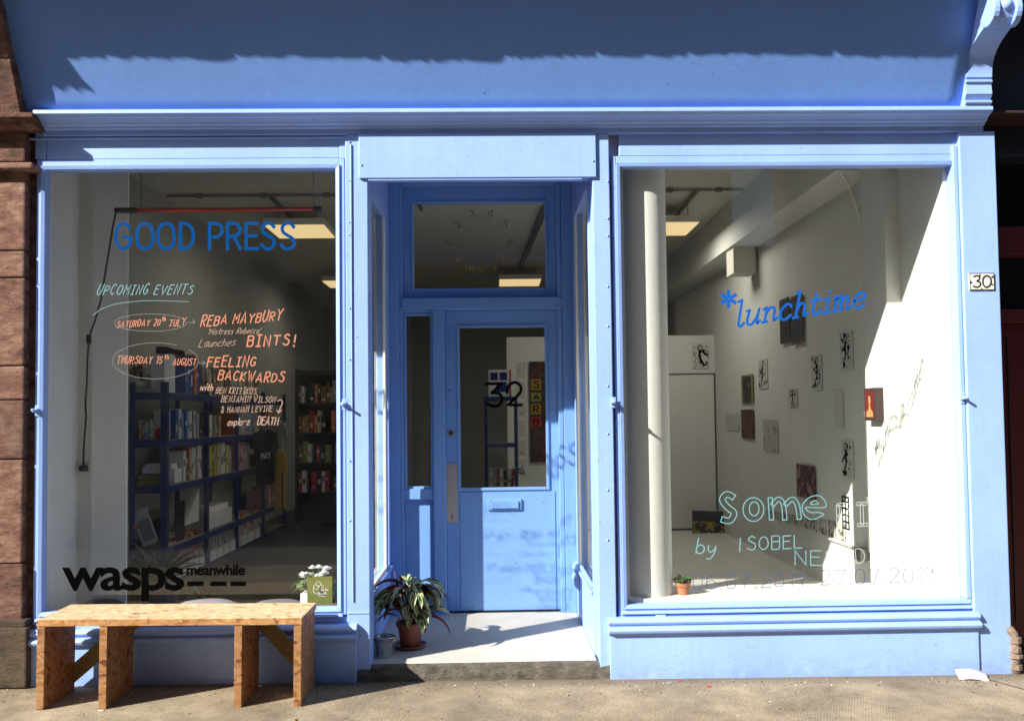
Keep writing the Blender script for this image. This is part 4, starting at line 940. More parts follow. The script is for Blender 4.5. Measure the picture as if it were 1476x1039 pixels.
def add_leaf(mb, rows, uvs):
    n = len(mb.v)
    up = [p for r in rows for p in r]
    for p in up: mb.v.append(tuple(p))
    for p in up: mb.v.append(tuple(p + Vector((0, 0, -.0015))))
    k = len(up); nr = len(rows)
    for i in range(nr - 1):
        for j in range(4):
            a = i * 5 + j; mb.f.append([n + a, n + a + 1, n + a + 6, n + a + 5]); mb.m.append(0)
            mb.f.append([n + k + a, n + k + a + 5, n + k + a + 6, n + k + a + 1]); mb.m.append(1)
    for q in range(2):
        for i in range(nr):
            for j in range(5): uvs.append((j / 4, i / (nr - 1)))
def leaf_obj(name, rows, mats, parent):
    mb = MB(); uv = []; add_leaf(mb, rows, uv)
    me = bpy.data.meshes.new(name); me.from_pydata(mb.v, [], mb.f)
    for m in mats: me.materials.append(m)
    me.polygons.foreach_set('material_index', mb.m); me.polygons.foreach_set('use_smooth', [True] * len(mb.f))
    ul = me.uv_layers.new(name='UVMap')
    for l in me.loops: ul.data[l.index].uv = uv[l.vertex_index]
    me.update(); o = bpy.data.objects.new(name, me); C.objects.link(o); o.parent = parent; return o
def varieg():
    m = bpy.data.materials.new('variegated_leaf'); m.use_nodes = True
    N = m.node_tree.nodes; L = m.node_tree.links; b = N['Principled BSDF']; b.inputs['Roughness'].default_value = .38
    uv = N.new('ShaderNodeUVMap'); sx = N.new('ShaderNodeSeparateXYZ'); L.new(uv.outputs[0], sx.inputs[0])
    # herringbone: v + |u-.5|*k
    s = N.new('ShaderNodeMath'); s.operation = 'SUBTRACT'; s.inputs[1].default_value = .5; L.new(sx.outputs[0], s.inputs[0])
    ab = N.new('ShaderNodeMath'); ab.operation = 'ABSOLUTE'; L.new(s.outputs[0], ab.inputs[0])
    ma = N.new('ShaderNodeMath'); ma.operation = 'MULTIPLY_ADD'; ma.inputs[1].default_value = -.7; L.new(ab.outputs[0], ma.inputs[0]); L.new(sx.outputs[1], ma.inputs[2])
    oi = N.new('ShaderNodeObjectInfo'); ad = N.new('ShaderNodeMath'); ad.operation = 'MULTIPLY_ADD'; ad.inputs[1].default_value = 9; L.new(oi.outputs['Random'], ad.inputs[0]); L.new(s.outputs[0], ad.inputs[2])
    cb = N.new('ShaderNodeCombineXYZ'); mu = N.new('ShaderNodeMath'); mu.operation = 'MULTIPLY'; mu.inputs[1].default_value = 9; L.new(ma.outputs[0], mu.inputs[0])
    L.new(mu.outputs[0], cb.inputs[0]); L.new(ad.outputs[0], cb.inputs[1])
    n = N.new('ShaderNodeTexNoise'); n.inputs['Scale'].default_value = 1.1; n.inputs['Detail'].default_value = 3; L.new(cb.outputs[0], n.inputs['Vector'])
    cr = N.new('ShaderNodeValToRGB'); e = cr.color_ramp.elements; e[0].position = .46; e[0].color = (.018, .065, .018, 1); e[1].position = .56; e[1].color = (.66, .68, .36, 1); k = e.new(.50); k.color = (.05, .13, .035, 1)
    L.new(n.outputs[0], cr.inputs[0]); L.new(cr.outputs[0], b.inputs['Base Color'])
    return m
M['varieg'] = varieg(); M['maroon_leaf'] = mat('maroon_leaf_underside', (.13, .010, .022), .5)
M['leaf'] = mat('green_leaf', (.045, .12, .03), .5, var=.25, vscale=30); M['leaf_dark'] = mat('dark_green_leaf', (.02, .05, .018), .5, var=.2, vscale=20)
M['leaf_pale'] = mat('pale_leaf', (.13, .22, .09), .55, var=.2, vscale=30)
PX = at(592, 900, .33)
plant = thing('potted_plant', 'cream and green striped leafy plant with maroon stems, on the white threshold', 'potted plant', (PX.x, .30, .114))
MB().lathe([(.0, .0), (.055, .0), (.088, .006), (.096, .022), (.092, .022), (.083, .010), (.0, .010)], (0, 0, 0), 32).build('saucer', M['plastic_terracotta'], plant, smooth=True, bevel=0)
MB().lathe([(.0, .012), (.056, .012), (.074, .125), (.083, .127), (.084, .150), (.077, .150), (.074, .135), (.0, .135)], (0, 0, 0), 32).build('pot', M['plastic_terracotta'], plant, smooth=False, bevel=.001)
rp = random.Random(21)
mb = MB()
stems = []
for i in range(50):
    az = rp.uniform(0, 2 * math.pi); u = i / 49
    if i % 2 == 0: az = rp.uniform(-2.9, -.2)
    h = rp.uniform(.16, .37); sp = rp.uniform(.02, .075)
    b = Vector((math.cos(az) * sp, math.sin(az) * sp, h)); mb.tube([(b.x * .2, b.y * .2, .12), (b.x * .6, b.y * .6, h * .7), tuple(b)], .0035, 6)
    L = rp.uniform(.16, .25); rows = leaf_mesh(L, rp.uniform(.062, .09), az, rp.uniform(.35, .9), rp.uniform(1.5, 2.5), b, rp.uniform(-.5, .5))
    leaf_obj('leaf', rows, [M['varieg'], M['maroon_leaf']], plant)
for az, el, L in ((2.3, .9, .13), (.5, .75, .12), (1.2, .9, .12), (2.9, .8, .11)):     # maroon undersides standing up
    rows = leaf_mesh(L, .035, az, el, .5, (math.cos(az) * .05, math.sin(az) * .05, .24), 1.3); leaf_obj('leaf', rows, [M['maroon_leaf'], M['maroon_leaf']], plant)
for dx, h0, h1, dd in ((-.06, .28, .45, -.028), (.05, .26, .38, .03), (-.065, .30, .36, -.05)): mb.tube([(dx * .3, .01, .13), (dx, .0, h0), (dx + dd * .5, -.01, (h0 + h1) / 2), (dx + dd, -.02, h1)], [.004, .005, .007, .002], 6)
mb.build('stem', M['maroon_leaf'], plant, smooth=True)
# galvanised bucket
c = at(553, 930, .08)
bk_ = thing('bucket', 'small empty galvanised bucket at the left corner of the doorstep', 'bucket', (c.x, .12, .114))
MB().lathe([(.0, .0), (.042, .0), (.044, .004), (.0575, .108), (.061, .110), (.061, .114), (.057, .114), (.0555, .108), (.043, .010), (.0, .010)], (0, 0, 0), 32).build('pail', M['galv'], bk_, smooth=True)
mb = MB()
for s in (-1, 1): mb.box(s * .058 - .004, -.009, .086, s * .058 + .004, .009, .106)
mb.build('handle_lug', M['galv'], bk_, bevel=.001)
MB().tube([(.06 * math.cos(a), -.02 - .035 * math.sin(a), .10 - .02 * math.sin(a)) for a in [k * math.pi / 14 for k in range(15)]], .0016, 6).build('handle', M['galv'], bk_, smooth=True)

# ------------------------------------------------------------------ things in the left window
# hanging red tube lamp
ty = .22; a = at(166, 303.5, ty); b = at(198, 303.5, ty); c = at(452, 304, ty); d = at(463, 304, ty)
TL = thing('tube_lamp', 'long red sleeved tube lamp hung on two chains behind the blue shop name', 'lamp', (0, ty, a.z))
MB().tube([(b.x, 0, 0), (c.x, 0, 0)], .0125, 14).build('tube', M['red_tube'], TL, smooth=True)
for p, q in ((a, b), (c, d)): MB().tube([(p.x, 0, 0), (q.x, 0, 0)], .0165, 14).build('end_cap', M['black'], TL)
for xx in (at(203, 300, ty).x, at(452, 300, ty).x):
    mb = MB(); z = .0; k = 0
    while z < CZ - a.z - .02:
        r = .009; n = 8; w = Vector((1, 0, 0)) if k % 2 else Vector((0, 1, 0))
        mb.tube([Vector((xx, 0, z + .012)) + w * (.006 * math.cos(t * 2 * math.pi / n)) + Vector((0, 0, .011 * math.sin(t * 2 * math.pi / n))) for t in range(n + 1)], .0022, 4, caps=False)
        z += .0185; k += 1
    mb.build('chain', M['chain'], TL)
cab = [at(x_, y_, ty + t_) for x_, y_, t_ in ((167, 306, 0), (163, 325, .0), (159, 350, .02), (152, 392, .05), (146, 430, .08), (137, 462, .10), (131, 478, .12), (128, 489, .15), (126, 520, .20), (125, 555, .24), (123, 580, .26), (124, 600, .27), (121, 640, .275), (120, 670, .28))]
mb = MB(); mb.tube([tuple(p - Vector((0, ty, a.z))) for p in cab], .0055, 8); mb.build('cable', M['rope'], TL, smooth=True)
p = cab[7] - Vector((0, ty, a.z)); MB().box(p.x - .012, p.y - .012, p.z - .028, p.x + .012, p.y + .012, p.z + .028).build('inline_switch', M['black'], TL, bevel=.004)
p = cab[-1] - Vector((0, ty, a.z)); MB().lathe([(.0, -.020), (.026, -.018), (.028, 0), (.024, .018), (.0, .020)], (p.x, p.y + .005, p.z - .02), 14).build('plug', M['black'], TL)
p = at(120, 676, .52); o = MB().box(p.x - .035, .518, p.z - .04, p.x + .035, .5295, p.z + .04).build('wall_socket', M['cream_paint'], bevel=.003); tag(o, 'cream wall socket behind the black plug at the left of the window', 'socket')
# flowers in a pale box with the green card
c = at(462, 872, .11); zs = WL[1] + .005 if False else .386
fb = thing('flower_box', 'white flowering plant in a pale planter on the left window board', 'potted plant', (at(455, 872, .12).x, .11, .386)); fb.scale = (1.35, 1.1, 1.30)
MB().box(-.055, -.04, 0, .055, .05, .075).build('planter', M['cream_paint'], fb, bevel=.003)
rf = random.Random(4); mbf = MB(); mbl = MB(); uvx = []
for i in range(17):
    x = rf.uniform(-.06, .055); y = rf.uniform(-.04, .04); z = .155 + rf.uniform(-.02, .035) * (1 - abs(x) * 6)
    m_ = MB()
    for k in range(9):
        an = k * 2 * math.pi / 9 + i; rr_ = .017
        m_.poly([(x, y, z), (x + rr_ * math.cos(an - .3), y + rr_ * math.sin(an - .3) * .9, z - .004), (x + rr_ * 1.2 * math.cos(an), y + rr_ * 1.2 * math.sin(an) * .9, z + .003), (x + rr_ * math.cos(an + .3), y + rr_ * math.sin(an + .3) * .9, z - .004)])
    m_.lathe([(.009, -.004), (.011, .004), (.0005, .010)], (x, y, z), 8)
    m_.build('flower', M['paper'], fb)
    mbl.tube([(x * .4, y * .4, .07), (x, y, z)], .0015, 4)
for i in range(30):
    az = rf.uniform(0, 6.28); rows = leaf_mesh(rf.uniform(.03, .055), .026, az, rf.uniform(-.2, .8), 1, (math.cos(az) * .03 + rf.uniform(-.03, .01), math.sin(az) * .03, rf.uniform(.08, .14)), rf.uniform(-.6, .6), 4); add_leaf(mbl, rows, uvx)
o = mbl.build('foliage', [M['leaf_pale'], M['leaf']], fb)
M['olive_card'] = mat('olive_card', (.125, .135, .018), .6)
X0, Z0, X1, Z1 = rect(443, 830.5, 479, 871, .05)
gc = MB().box(X0, .049, .387, X1, .052, Z1).build('card', M['olive_card']); tag(gc, 'olive green card with a white line logo standing in front of the white flowers', 'card')
lg = [smooth_line(arc(459, 841, 3.5, 3, 0, 360, 8)), smooth_line([(452, 846), (455, 842), (459, 845), (463, 842), (466, 846), (459, 850), (452, 846)]), [(452, 846), (452, 853), (459, 857)], [(459, 845), (459, 857)]]
lettering([(lg, .5), (write('Space for', 459, 851.5, 474, 851, 3.8, 0, 0, 30), .5), (write('Growth', 459, 856.5, 471, 856, 3.8, 0, 0, 31), .5), ([[(459, 859), (470, 859)]], .5)], M['paper'], gc, Y=.0478)
cp = at(483, 872, .06)
cac = thing('cactus_pot', 'tiny spiky succulent in a small orange pot beside the olive card', 'potted plant', (cp.x - .010, .075, .386))
MB().lathe([(0, 0), (.017, 0), (.022, .035), (.024, .036), (.024, .042), (.0, .040)], (0, 0, 0), 16).build('pot', M['terracotta'], cac, smooth=True)
for az, el, L in ((.3, 1.2, .07), (2.8, 1.0, .06), (1.5, 1.45, .15), (4.2, 1.1, .06), (5.3, .9, .05), (2.0, .8, .06)):
    leaf_obj('leaf', leaf_mesh(L, .012, az, el, .4, (0, 0, .038), .3, 5), [M['leaf_pale'], M['leaf']], cac)
# cushions behind the bench
def cushion(x, y, z, a, b, h, m, label):
    mb = MB(); n = 16
    mb.lathe([(0.001, -h), (.6, -h * .9), (.9, -h * .5), (1, 0), (.9, h * .5), (.6, h * .9), (.3, h), (0.001, h * 1.02)], (0, 0, 0), 28)
    mb.v = [(p[0] * a, p[1] * b, p[2]) for p in mb.v]
    o = mb.build('cushion', m, smooth=True); o.location = (x, y, z); tag(o, label, 'cushion')
M['lilac'] = mat('lilac_cloth', (.30, .25, .28), .9, bump=.3, bscale=60, var=.06); M['grey_cloth'] = mat('grey_cloth', (.17, .16, .16), .9, bump=.3, bscale=60); M['dark_cloth'] = mat('dark_cloth', (.03, .03, .032), .9)
q = at(297, 866, .34); cushion(q.x, .34, .335, .22, .16, .060, M['lilac'], 'pale lilac cushion showing above the middle of the bench inside the window')
q = at(400, 866, .34); cushion(q.x, .34, .335, .19, .15, .052, M['grey_cloth'], 'grey cushion beside the lilac one, near the flowers')
q = at(135, 866, .34); cushion(q.x + .05, .34, .35, .14, .12, .06, M['dark_cloth'], 'black cushion under the large black lettering')
o = MB().box(-2.22, .17, IF, -.80, .52, .275).build('window_seat', M['dark_cloth'], bevel=.01); tag(o, 'low dark window seat carrying the cushions', 'seat')
# agave
ag = thing('agave_plant', 'dark long leafed plant in a black pot behind the large black lettering', 'potted plant', (at(232, 840, .9).x, .9, .45))
MB().lathe([(0, -.35), (.10, -.35), (.13, -.08), (.12, -.08), (0, -.09)], (0, 0, 0), 20).build('pot', M['black'], ag, smooth=True)
for i in range(20):
    az = i * 2.4; leaf_obj('leaf', leaf_mesh(rp.uniform(.26, .40), .05, az, rp.uniform(.5, 1.3), rp.uniform(.4, 1.2), (0, 0, -.06), 0, 7, .4), [M['leaf_dark'], M['leaf_dark']], ag)
sp_ = thing('spider_plant', 'small grey green spiky plant in front of the white magazine files', 'potted plant', (at(290, 862, .75).x, .75, .38))
MB().lathe([(0, -.28), (.06, -.28), (.075, -.06), (.07, -.06), (0, -.07)], (0, 0, 0), 16).build('pot', M['grey_cloth'], sp_, smooth=True)
for i in range(16): leaf_obj('leaf', leaf_mesh(rp.uniform(.12, .22), .018, i * 2.4, rp.uniform(.3, 1.3), rp.uniform(.8, 1.6), (0, 0, -.05), 0, 6), [M['leaf_pale'], M['leaf_pale']], sp_)

# ------------------------------------------------------------------ shelving in the left room
SX0, SX1 = -3.005, -2.70
posts = [2.33, 3.33, 4.26, 5.3, 6.3]
levels = [.12, .41, .925, 1.30, 1.695]
SH = thing('shelving', 'long navy blue shelving unit full of books along the left wall of the shop', 'shelving', (SX0, posts[0], IF))
def sh(name, x0, y0, z0, x1, y1, z1, m, bev=.002): return MB().box(x0 - SX0, y0 - posts[0], z0 - IF, x1 - SX0, y1 - posts[0], z1 - IF).build(name, M[m], SH, bevel=bev)
for i, y in enumerate(posts):
    w = .055 if i == 0 else .035
    sh('upright', SX1 - w, y, IF, SX1, y + .045, 1.78, 'navy'); sh('upright', SX0, y, IF, SX0 + .03, y + .04, 1.78, 'navy')
for z in levels:
    sh('shelf', SX0 + .002, posts[0] + .046, z - .02, SX1 - .012, posts[-1], z, 'board')
    sh('shelf_beam', SX1 - .011, posts[0] + .046, z - .062, SX1 + .004, posts[-1], z - .004, 'navy')
    sh('shelf_beam', SX0 + .031, posts[0] + .002, z - .062, SX1 - .056, posts[0] + .03, z - .004, 'navy')
cols = {'white': (.62, .62, .60), 'cream': (.55, .50, .38), 'grey': (.28, .28, .28), 'black': (.02, .02, .022), 'red': (.40, .03, .03), 'blue': (.03, .09, .30), 'pale blue': (.25, .38, .50), 'green': (.04, .20, .08), 'yellow': (.50, .42, .06), 'orange': (.60, .18, .04), 'pink': (.55, .25, .30), 'brown': (.20, .10, .05), 'olive': (.20, .22, .05)}
BM = {k: mat(k.replace(' ', '_') + '_cover', v, .55) for k, v in cols.items()}
rb = random.Random(11); ordn = ['first', 'second', 'third', 'fourth', 'fifth', 'sixth', 'seventh', 'eighth', 'ninth', 'tenth', 'eleventh', 'twelfth', 'thirteenth', 'fourteenth', 'fifteenth', 'sixteenth', 'seventeenth', 'eighteenth', 'nineteenth', 'twentieth', 'twenty first', 'twenty second', 'twenty third', 'twenty fourth']
used = set()
def book(x0, y0, z, dx, dy, h, colr, label, lean=0, axis='y'):
    """upright book; spine towards +x (axis y) or towards -y (axis x); paper block set back inside the cover"""
    mb = MB(); c = .0025
    if axis == 'y':
        mb.box(0, 0, 0, dx, c, h); mb.box(0, dy - c, 0, dx, dy, h); mb.box(dx - c, c, 0, dx, dy - c, h); mb.box(.006, c + .0002, .004, dx - c, dy - c - .0002, h - .005, 1); lz = rb.uniform(.15, .6) * h; mb.box(dx, dy * .18, lz, dx + .0008, dy * .82, lz + h * rb.uniform(.05, .32), 2)
    else:
        mb.box(0, 0, 0, c, dy, h); mb.box(dx - c, 0, 0, dx, dy, h); mb.box(c, 0, 0, dx - c, c, h); mb.box(c + .0002, c, .004, dx - c - .0002, dy - .006, h - .005, 1); lz = rb.uniform(.15, .6) * h; mb.box(dx * .2, -.0008, lz, dx * .8, 0, lz + h * rb.uniform(.05, .3), 2)
    o = mb.build('book', [BM[colr], M['paper'], BM[rb.choice(['black', 'grey', 'grey', 'blue'] if colr in ('white', 'cream', 'yellow', 'pink', 'pale blue') else ['white', 'cream', 'grey', 'cream'])]]); o.location = (x0, y0, z)
    if lean: o.rotation_euler = (lean, 0, 0) if axis == 'y' else (0, lean, 0)
    tag(o, label, 'book', 'books on the navy shelving'); return o
bayn = ['nearest', 'second', 'third', 'fourth']; levn = ['bottom', 'low', 'middle', 'upper', 'top']
def fill(bay, lev, y0, y1, pal, hmin, hmax, tmin, tmax, leanlast=False):
    y = y0; k = 0
    while y < y1 - tmin and k < 24:
        t = rb.uniform(tmin, tmax); h = rb.uniform(hmin, hmax); c = rb.choice(pal); d = rb.uniform(.16, .23)
        where = f'{levn[lev]} shelf, {bayn[bay]} bay of navy shelving'
        book(SX1 - .02 - d - rb.uniform(0, .02), y, levels[lev] + .001, d, t * .93, h, c, f'{c} book, {ordn[k]} from left, {where}')
        y += t; k += 1
W1 = ['white', 'white', 'grey', 'cream', 'pale blue', 'black', 'blue']; D1 = ['grey', 'cream', 'white', 'olive', 'yellow', 'brown', 'blue']
fill(0, 3, 2.62, 3.28, ['white', 'white', 'white', 'pale blue', 'cream', 'black', 'grey', 'blue', 'white'], .22, .27, .035, .06)
fill(1, 3, 3.40, 3.80, ['grey', 'cream', 'brown', 'white'], .18, .25, .035, .06); fill(1, 2, 3.40, 4.20, D1, .25, .32, .04, .07)
fill(2, 3, 4.36, 5.2, ['white', 'orange', 'pale blue', 'brown', 'cream', 'grey'], .2, .28, .06, .10)
fill(0, 2, 2.78, 3.28, ['white', 'black', 'red', 'green', 'white', 'cream', 'grey'], .26, .30, .035, .06)
fill(2, 2, 4.36, 5.2, ['grey', 'pink', 'black', 'white'], .25, .32, .07, .12); fill(3, 3, 5.4, 6.1, ['grey', 'white', 'cream', 'orange'], .2, .26, .08, .12); fill(3, 2, 5.4, 6.1, ['grey', 'brown', 'cream'], .2, .3, .08, .12)
fill(1, 4, 3.40, 4.2, ['brown', 'grey', 'cream', 'brown', 'black'], .2, .3, .05, .08); fill(2, 4, 4.3, 5.2, ['grey', 'brown', 'cream', 'olive', 'white'], .18, .28, .06, .10)
fill(0, 4, 2.84, 3.2, ['white', 'blue', 'orange', 'white', 'grey'], .30, .36, .05, .07); fill(3, 1, 5.4, 6.1, ['grey', 'brown', 'pink'], .2, .28, .08, .12)
# end-on things seen through the near end of the shelving
x = SX0 + .045
for k, c in enumerate(['white', 'orange', 'orange', 'pale blue', 'white', 'green', 'cream', 'white', 'grey']):
    book(x, 2.40, levels[3] + .001, .0135, .12, rb.uniform(.13, .175), c, f'thin {c} booklet, {ordn[k]} from left, near end of the upper navy shelf', 0, 'x'); x += .0148
M['redyarn'] = mat('red_yarn', (.50, .02, .05), .9, bump=.8, bscale=70)
p = (SX1 - .10, 2.46, levels[3] + .052)
o = MB().lathe([(.052 * math.sin(a) * (1 if a < 2.8 else .9), -.05 * math.cos(a)) for a in [k * math.pi / 12 + .01 for k in range(13)]], (0, 0, 0), 24).build('yarn_ball', M['redyarn'], smooth=True); o.location = p; tag(o, 'red ball on the upper shelf at the near end of the navy shelving', 'ball')
o = MB().box(0, 0, 0, .14, .004, .25).build('card_sheet', M['card_white']); o.location = (SX1 - .20, 2.56, levels[3] + .001); tag(o, 'plain white card standing behind the red ball', 'card')
for k, z in ((0, 0), (1, .046)):
    mb = MB(); mb.box(0, 0, 0, .20, .15, .040); mb.box(.004, .003, .006, .197, .151, .034, 1)
    o = mb.build('thick_book', [BM['olive'], M['paper']], bevel=.003); o.location = (SX1 - .265 + k * .004, 2.39, levels[2] + .001 + z); tag(o, ('lower' if k == 0 else 'upper') + ' of two thick ochre books lying flat at the near end of the navy shelving', 'book')
def tray(x, y, z, w, d, h, label, n=8, m='card_white'):
    r = thing('storage_tray', label, 'tray', (x, y, z)); mb = MB(); t = .004; s = .92
    mb.box(0, 0, 0, w, d, t); mb.box(0, 0, t, w, t, h); mb.box(0, d - t, t, w, d, h); mb.box(0, t, t, t, d - t, h); mb.box(w - t, t, t, w, d - t, h)
    mb.build('tray', M[m], r, bevel=.002); mb = MB()
    for k in range(n): a = t + .01 + (w - .03) * k / n; mb.obox((a + .02, d / 2, h * .8), (.012 * .7, 0, .0), (0, d * .4, 0), (-.012, 0, h * .55), 0)
    mb.build('cards', M['paper'], r)
tray(SX1 - .235, 2.41, levels[2] + .094, .16, .16, .06, 'grey tray of upright cards on top of the two ochre books')
tray(SX1 - .21, 2.58, levels[2] + .002, .18, .17, .12, 'white open tub beside the near upright of the navy shelving', 4)
tray(SX1 - .23, 3.42, levels[1] + .26 - .25, .21, .72, .15, 'long white open box of papers in the second bay of the navy shelving', 7)
# leaning magazines low at the near end
def magazine(x, y, z, w, h, rotxyz, colr, label, art=True):
    o = MB().box(0, 0, 0, w, .008, h).build('magazine', BM[colr]); o.location = (x, y, z); o.rotation_euler = rotxyz; tag(o, label, 'magazine')
    if art: MB().box(w * .12, -.0012, h * .1, w * .88, 0, h * .7).build('cover_picture', BM['grey'] if colr == 'white' else BM['black'], o)
    return o
magazine(SX0 + .10, 2.37, levels[1] + .012, .13, .30, (-.1, -.38, 0), 'white', 'white magazine with a grey picture leaning at the near end of the low navy shelf')
magazine(SX0 + .19, 2.42, levels[1] + .012, .12, .30, (-.1, -.38, 0), 'olive', 'olive green magazine leaning behind the white one on the low navy shelf')
p = at(197, 759, 2.35); o = MB().box(-.022, 0, -.014, .022, .003, .014).build('sticker', BM['orange']); o.location = (p.x, 2.335, p.z); o.rotation_euler = (0, -.35, 0); tag(o, 'small orange price tag on the white magazine cover', 'tag')
magazine(SX1 - .03, 2.62, levels[1] + .01, .2, .34, (-.0, -.0, R(90)), 'black', 'black folder standing behind the near upright on the low navy shelf', False)
pm = MB(); pm.v = [(0, 0, 0), (0, .36, 0), (0, .36, .30), (-.05, 0, 0), (-.05, .36, 0), (-.05, .36, .30)]; pm.f = [[0, 1, 2], [3, 5, 4], [0, 3, 4, 1], [1, 4, 5, 2], [2, 5, 3, 0]]; pm.m = [0] * 5
o = pm.build('wedge_folder', M['cream_paint']); o.location = (SX1 - .05, 2.88, levels[1] + .12); tag(o, 'cream triangular box file in the low shelf of the navy shelving', 'box file')
for k, (c, dy) in enumerate((('cream', 0), ('brown', .2), ('red', .33), ('white', .1))):
    o = MB().box(0, 0, 0, .20, .26, .016).build('magazine', BM[c]); o.location = (SX1 - .23, 2.45 + dy, levels[1] + .004 + .017 * k); o.rotation_euler.z = .1 * k; tag(o, f'{c} magazine, {ordn[k]} from the bottom of the loose pile on low navy shelf', 'magazine')
def magfile(y, z, label, pal, w=.10, x=None, h=.27):
    r = thing('magazine_file', label, 'magazine file', (SX1 - .25, y, z)); mb = MB(); t = .004
    mb.box(0, 0, 0, .25, w, t); mb.box(0, 0, t, t, w, h)
    mb.prism_y([(t, t), (.25, t), (.25, .10), (.14, h), (t, h)], 0, t); mb.prism_y([(t, t), (.25, t), (.25, .10), (.14, h), (t, h)], w - t, w); mb.box(.25 - t, t, t, .25, w - t, .10)
    mb.build('file_case', M['card_white'], r)
    k = 0; y_ = .008
    while y_ < w - .02:
        tt = rb.uniform(.008, .018); hh = rb.uniform(.24, .34)
        MB().box(.02, y_, .006, .22, y_ + tt * .8, hh).build('magazine', BM[pal[k % len(pal)]], r); y_ += tt; k += 1
for k in range(5): magfile(2.50 + .155 * k, levels[0] + .001, f'white magazine file, {ordn[k]} from left, bottom of nearest bay of navy shelving', ['pink', 'orange', 'cream', 'red', 'brown', 'grey'], .135)
for k in range(4): magfile(3.42 + .2 * k, levels[0] + .001, f'white magazine file, {ordn[k]} from left, bottom of second bay of navy shelving', ['white', 'black', 'grey'], .17)
for k in range(3): magfile(4.40 + .26 * k, levels[0] + .001, f'pale magazine file, {ordn[k]} from left, bottom of third bay of navy shelving', ['orange', 'white', 'pink', 'grey'], .2)
# on top of the shelving
tp = levels[4] + .001
pp = thing('potted_plant', 'dark leafy plant in a cream pot on top of the navy shelving', 'potted plant', (-2.99, 2.45, tp))
MB().lathe([(0, 0), (.05, 0), (.07, .10), (.065, .10), (0, .09)], (0, 0, 0), 20).build('pot', M['cream_paint'], pp, smooth=True)
for i in range(24): leaf_obj('leaf', leaf_mesh(rp.uniform(.06, .12), .035, i * 2.4, rp.uniform(.5, 1.5), 1.2, (math.cos(i) * .03, math.sin(i) * .03, .09 + rp.uniform(0, .13)), .2, 5), [M['leaf_dark'], M['maroon_leaf']], pp)
o = MB().box(0, 0, 0, .11, .24, .32).build('box_file', M['card_white'], bevel=.002); o.location = (SX1 - .16, 2.40, tp); tag(o, 'tall white box file on top of the near end of the navy shelving', 'box file')
o = MB().box(0, 0, 0, .13, .10, .035).build('hardback_book', BM['grey']); o.location = (-2.97, 2.34, tp); tag(o, 'grey book lying flat before the box file on top of the navy shelving', 'book')
mb = MB(); mb.box(-.06, -.03, 0, .04, .03, .06); mb.tube([(.03, 0, .03), (.16, .02, .0)], .025, 10); o = mb.build('desk_lamp_head', M['black'], bevel=.008); o.location = (SX1 - .06, 2.42, tp + .322); tag(o, 'black spotlight resting on the white box file', 'spotlight')
for k in range(5):
    o = MB().box(0, 0, 0, .18, .022, .27).build('magazine', BM[['grey', 'cream', 'brown', 'grey', 'olive'][k]]); o.location = (SX1 - .2, 3.30 + k * .15, tp + .02); o.rotation_euler = (.35 + .05 * k, 0, 0); tag(o, f'{["grey", "cream", "brown", "dark grey", "olive"][k]} magazine, {ordn[k]} of those leaning on top of the navy shelving', 'magazine')
# clothes hanging at the end
def garment(x, y, z, w, h, m, label, stripe=None):
    mb = MB(); n = 10; d = .03
    prof = [(-w * .15, h), (-w * .5, h * .93), (-w * .62, h * .66), (-w * .45, h * .62), (-w * .42, 0), (w * .42, .01), (w * .45, h * .62), (w * .62, h * .66), (w * .5, h * .93), (w * .15, h), (0, h * .95)]
    mb.prism_y(prof, -d, d); o = mb.build('hanging_shirt', m, bevel=.012); o.location = (x, y, z); tag(o, label, 'shirt')
    if stripe: MB().box(w * .15, -d - .002, .02, w * .28, -d + .002, h * .6).build('stripe', stripe, o)
    return o
M['ochre_cloth'] = mat('ochre_cloth', (.30, .20, .02), .9); M['greyshirt'] = mat('grey_shirt_cloth', (.22, .22, .21), .9); M['red_cloth'] = mat('dark_red_cloth', (.18, .01, .015), .9)
garment(at(396, 640, 4.9).x, 4.90, at(396, 640, 4.9).z - .28, .26, .55, M['greyshirt'], 'grey shirt hanging at the end of the navy shelving'); 
garment(at(382, 650, 4.7).x, 4.72, at(382, 660, 4.7).z - .30, .24, .62, M['dark_cloth'], 'black printed shirt hanging in front of the grey one')
garment(at(404, 680, 4.8).x, 4.80, at(404, 690, 4.8).z - .35, .14, .68, M['ochre_cloth'], 'ochre and red scarf hanging lowest beside the shirts', M['red_cloth'])
p = at(382, 657, 4.68); lw = lettering([(write('MAY', 377, 661, 390, 660, 8, 0, 0, 3), 1.2)], M['paper'], None, 'shirt_lettering', Y=4.683)
lw.parent = [o for o in bpy.data.objects if o.get('label', '').startswith('black printed shirt')][0]; lw.matrix_parent_inverse = Matrix.Translation(-lw.parent.location)
MB().tube([(at(372, 604, 4.85).x, 4.80, 1.47), (at(415, 604, 4.85).x, 4.80, 1.47)], .012, 8).build('clothes_rail', M['black_metal']); tag(bpy.data.objects['clothes_rail'], 'thin black rail from which the shirts hang', 'rail')
mb = MB()
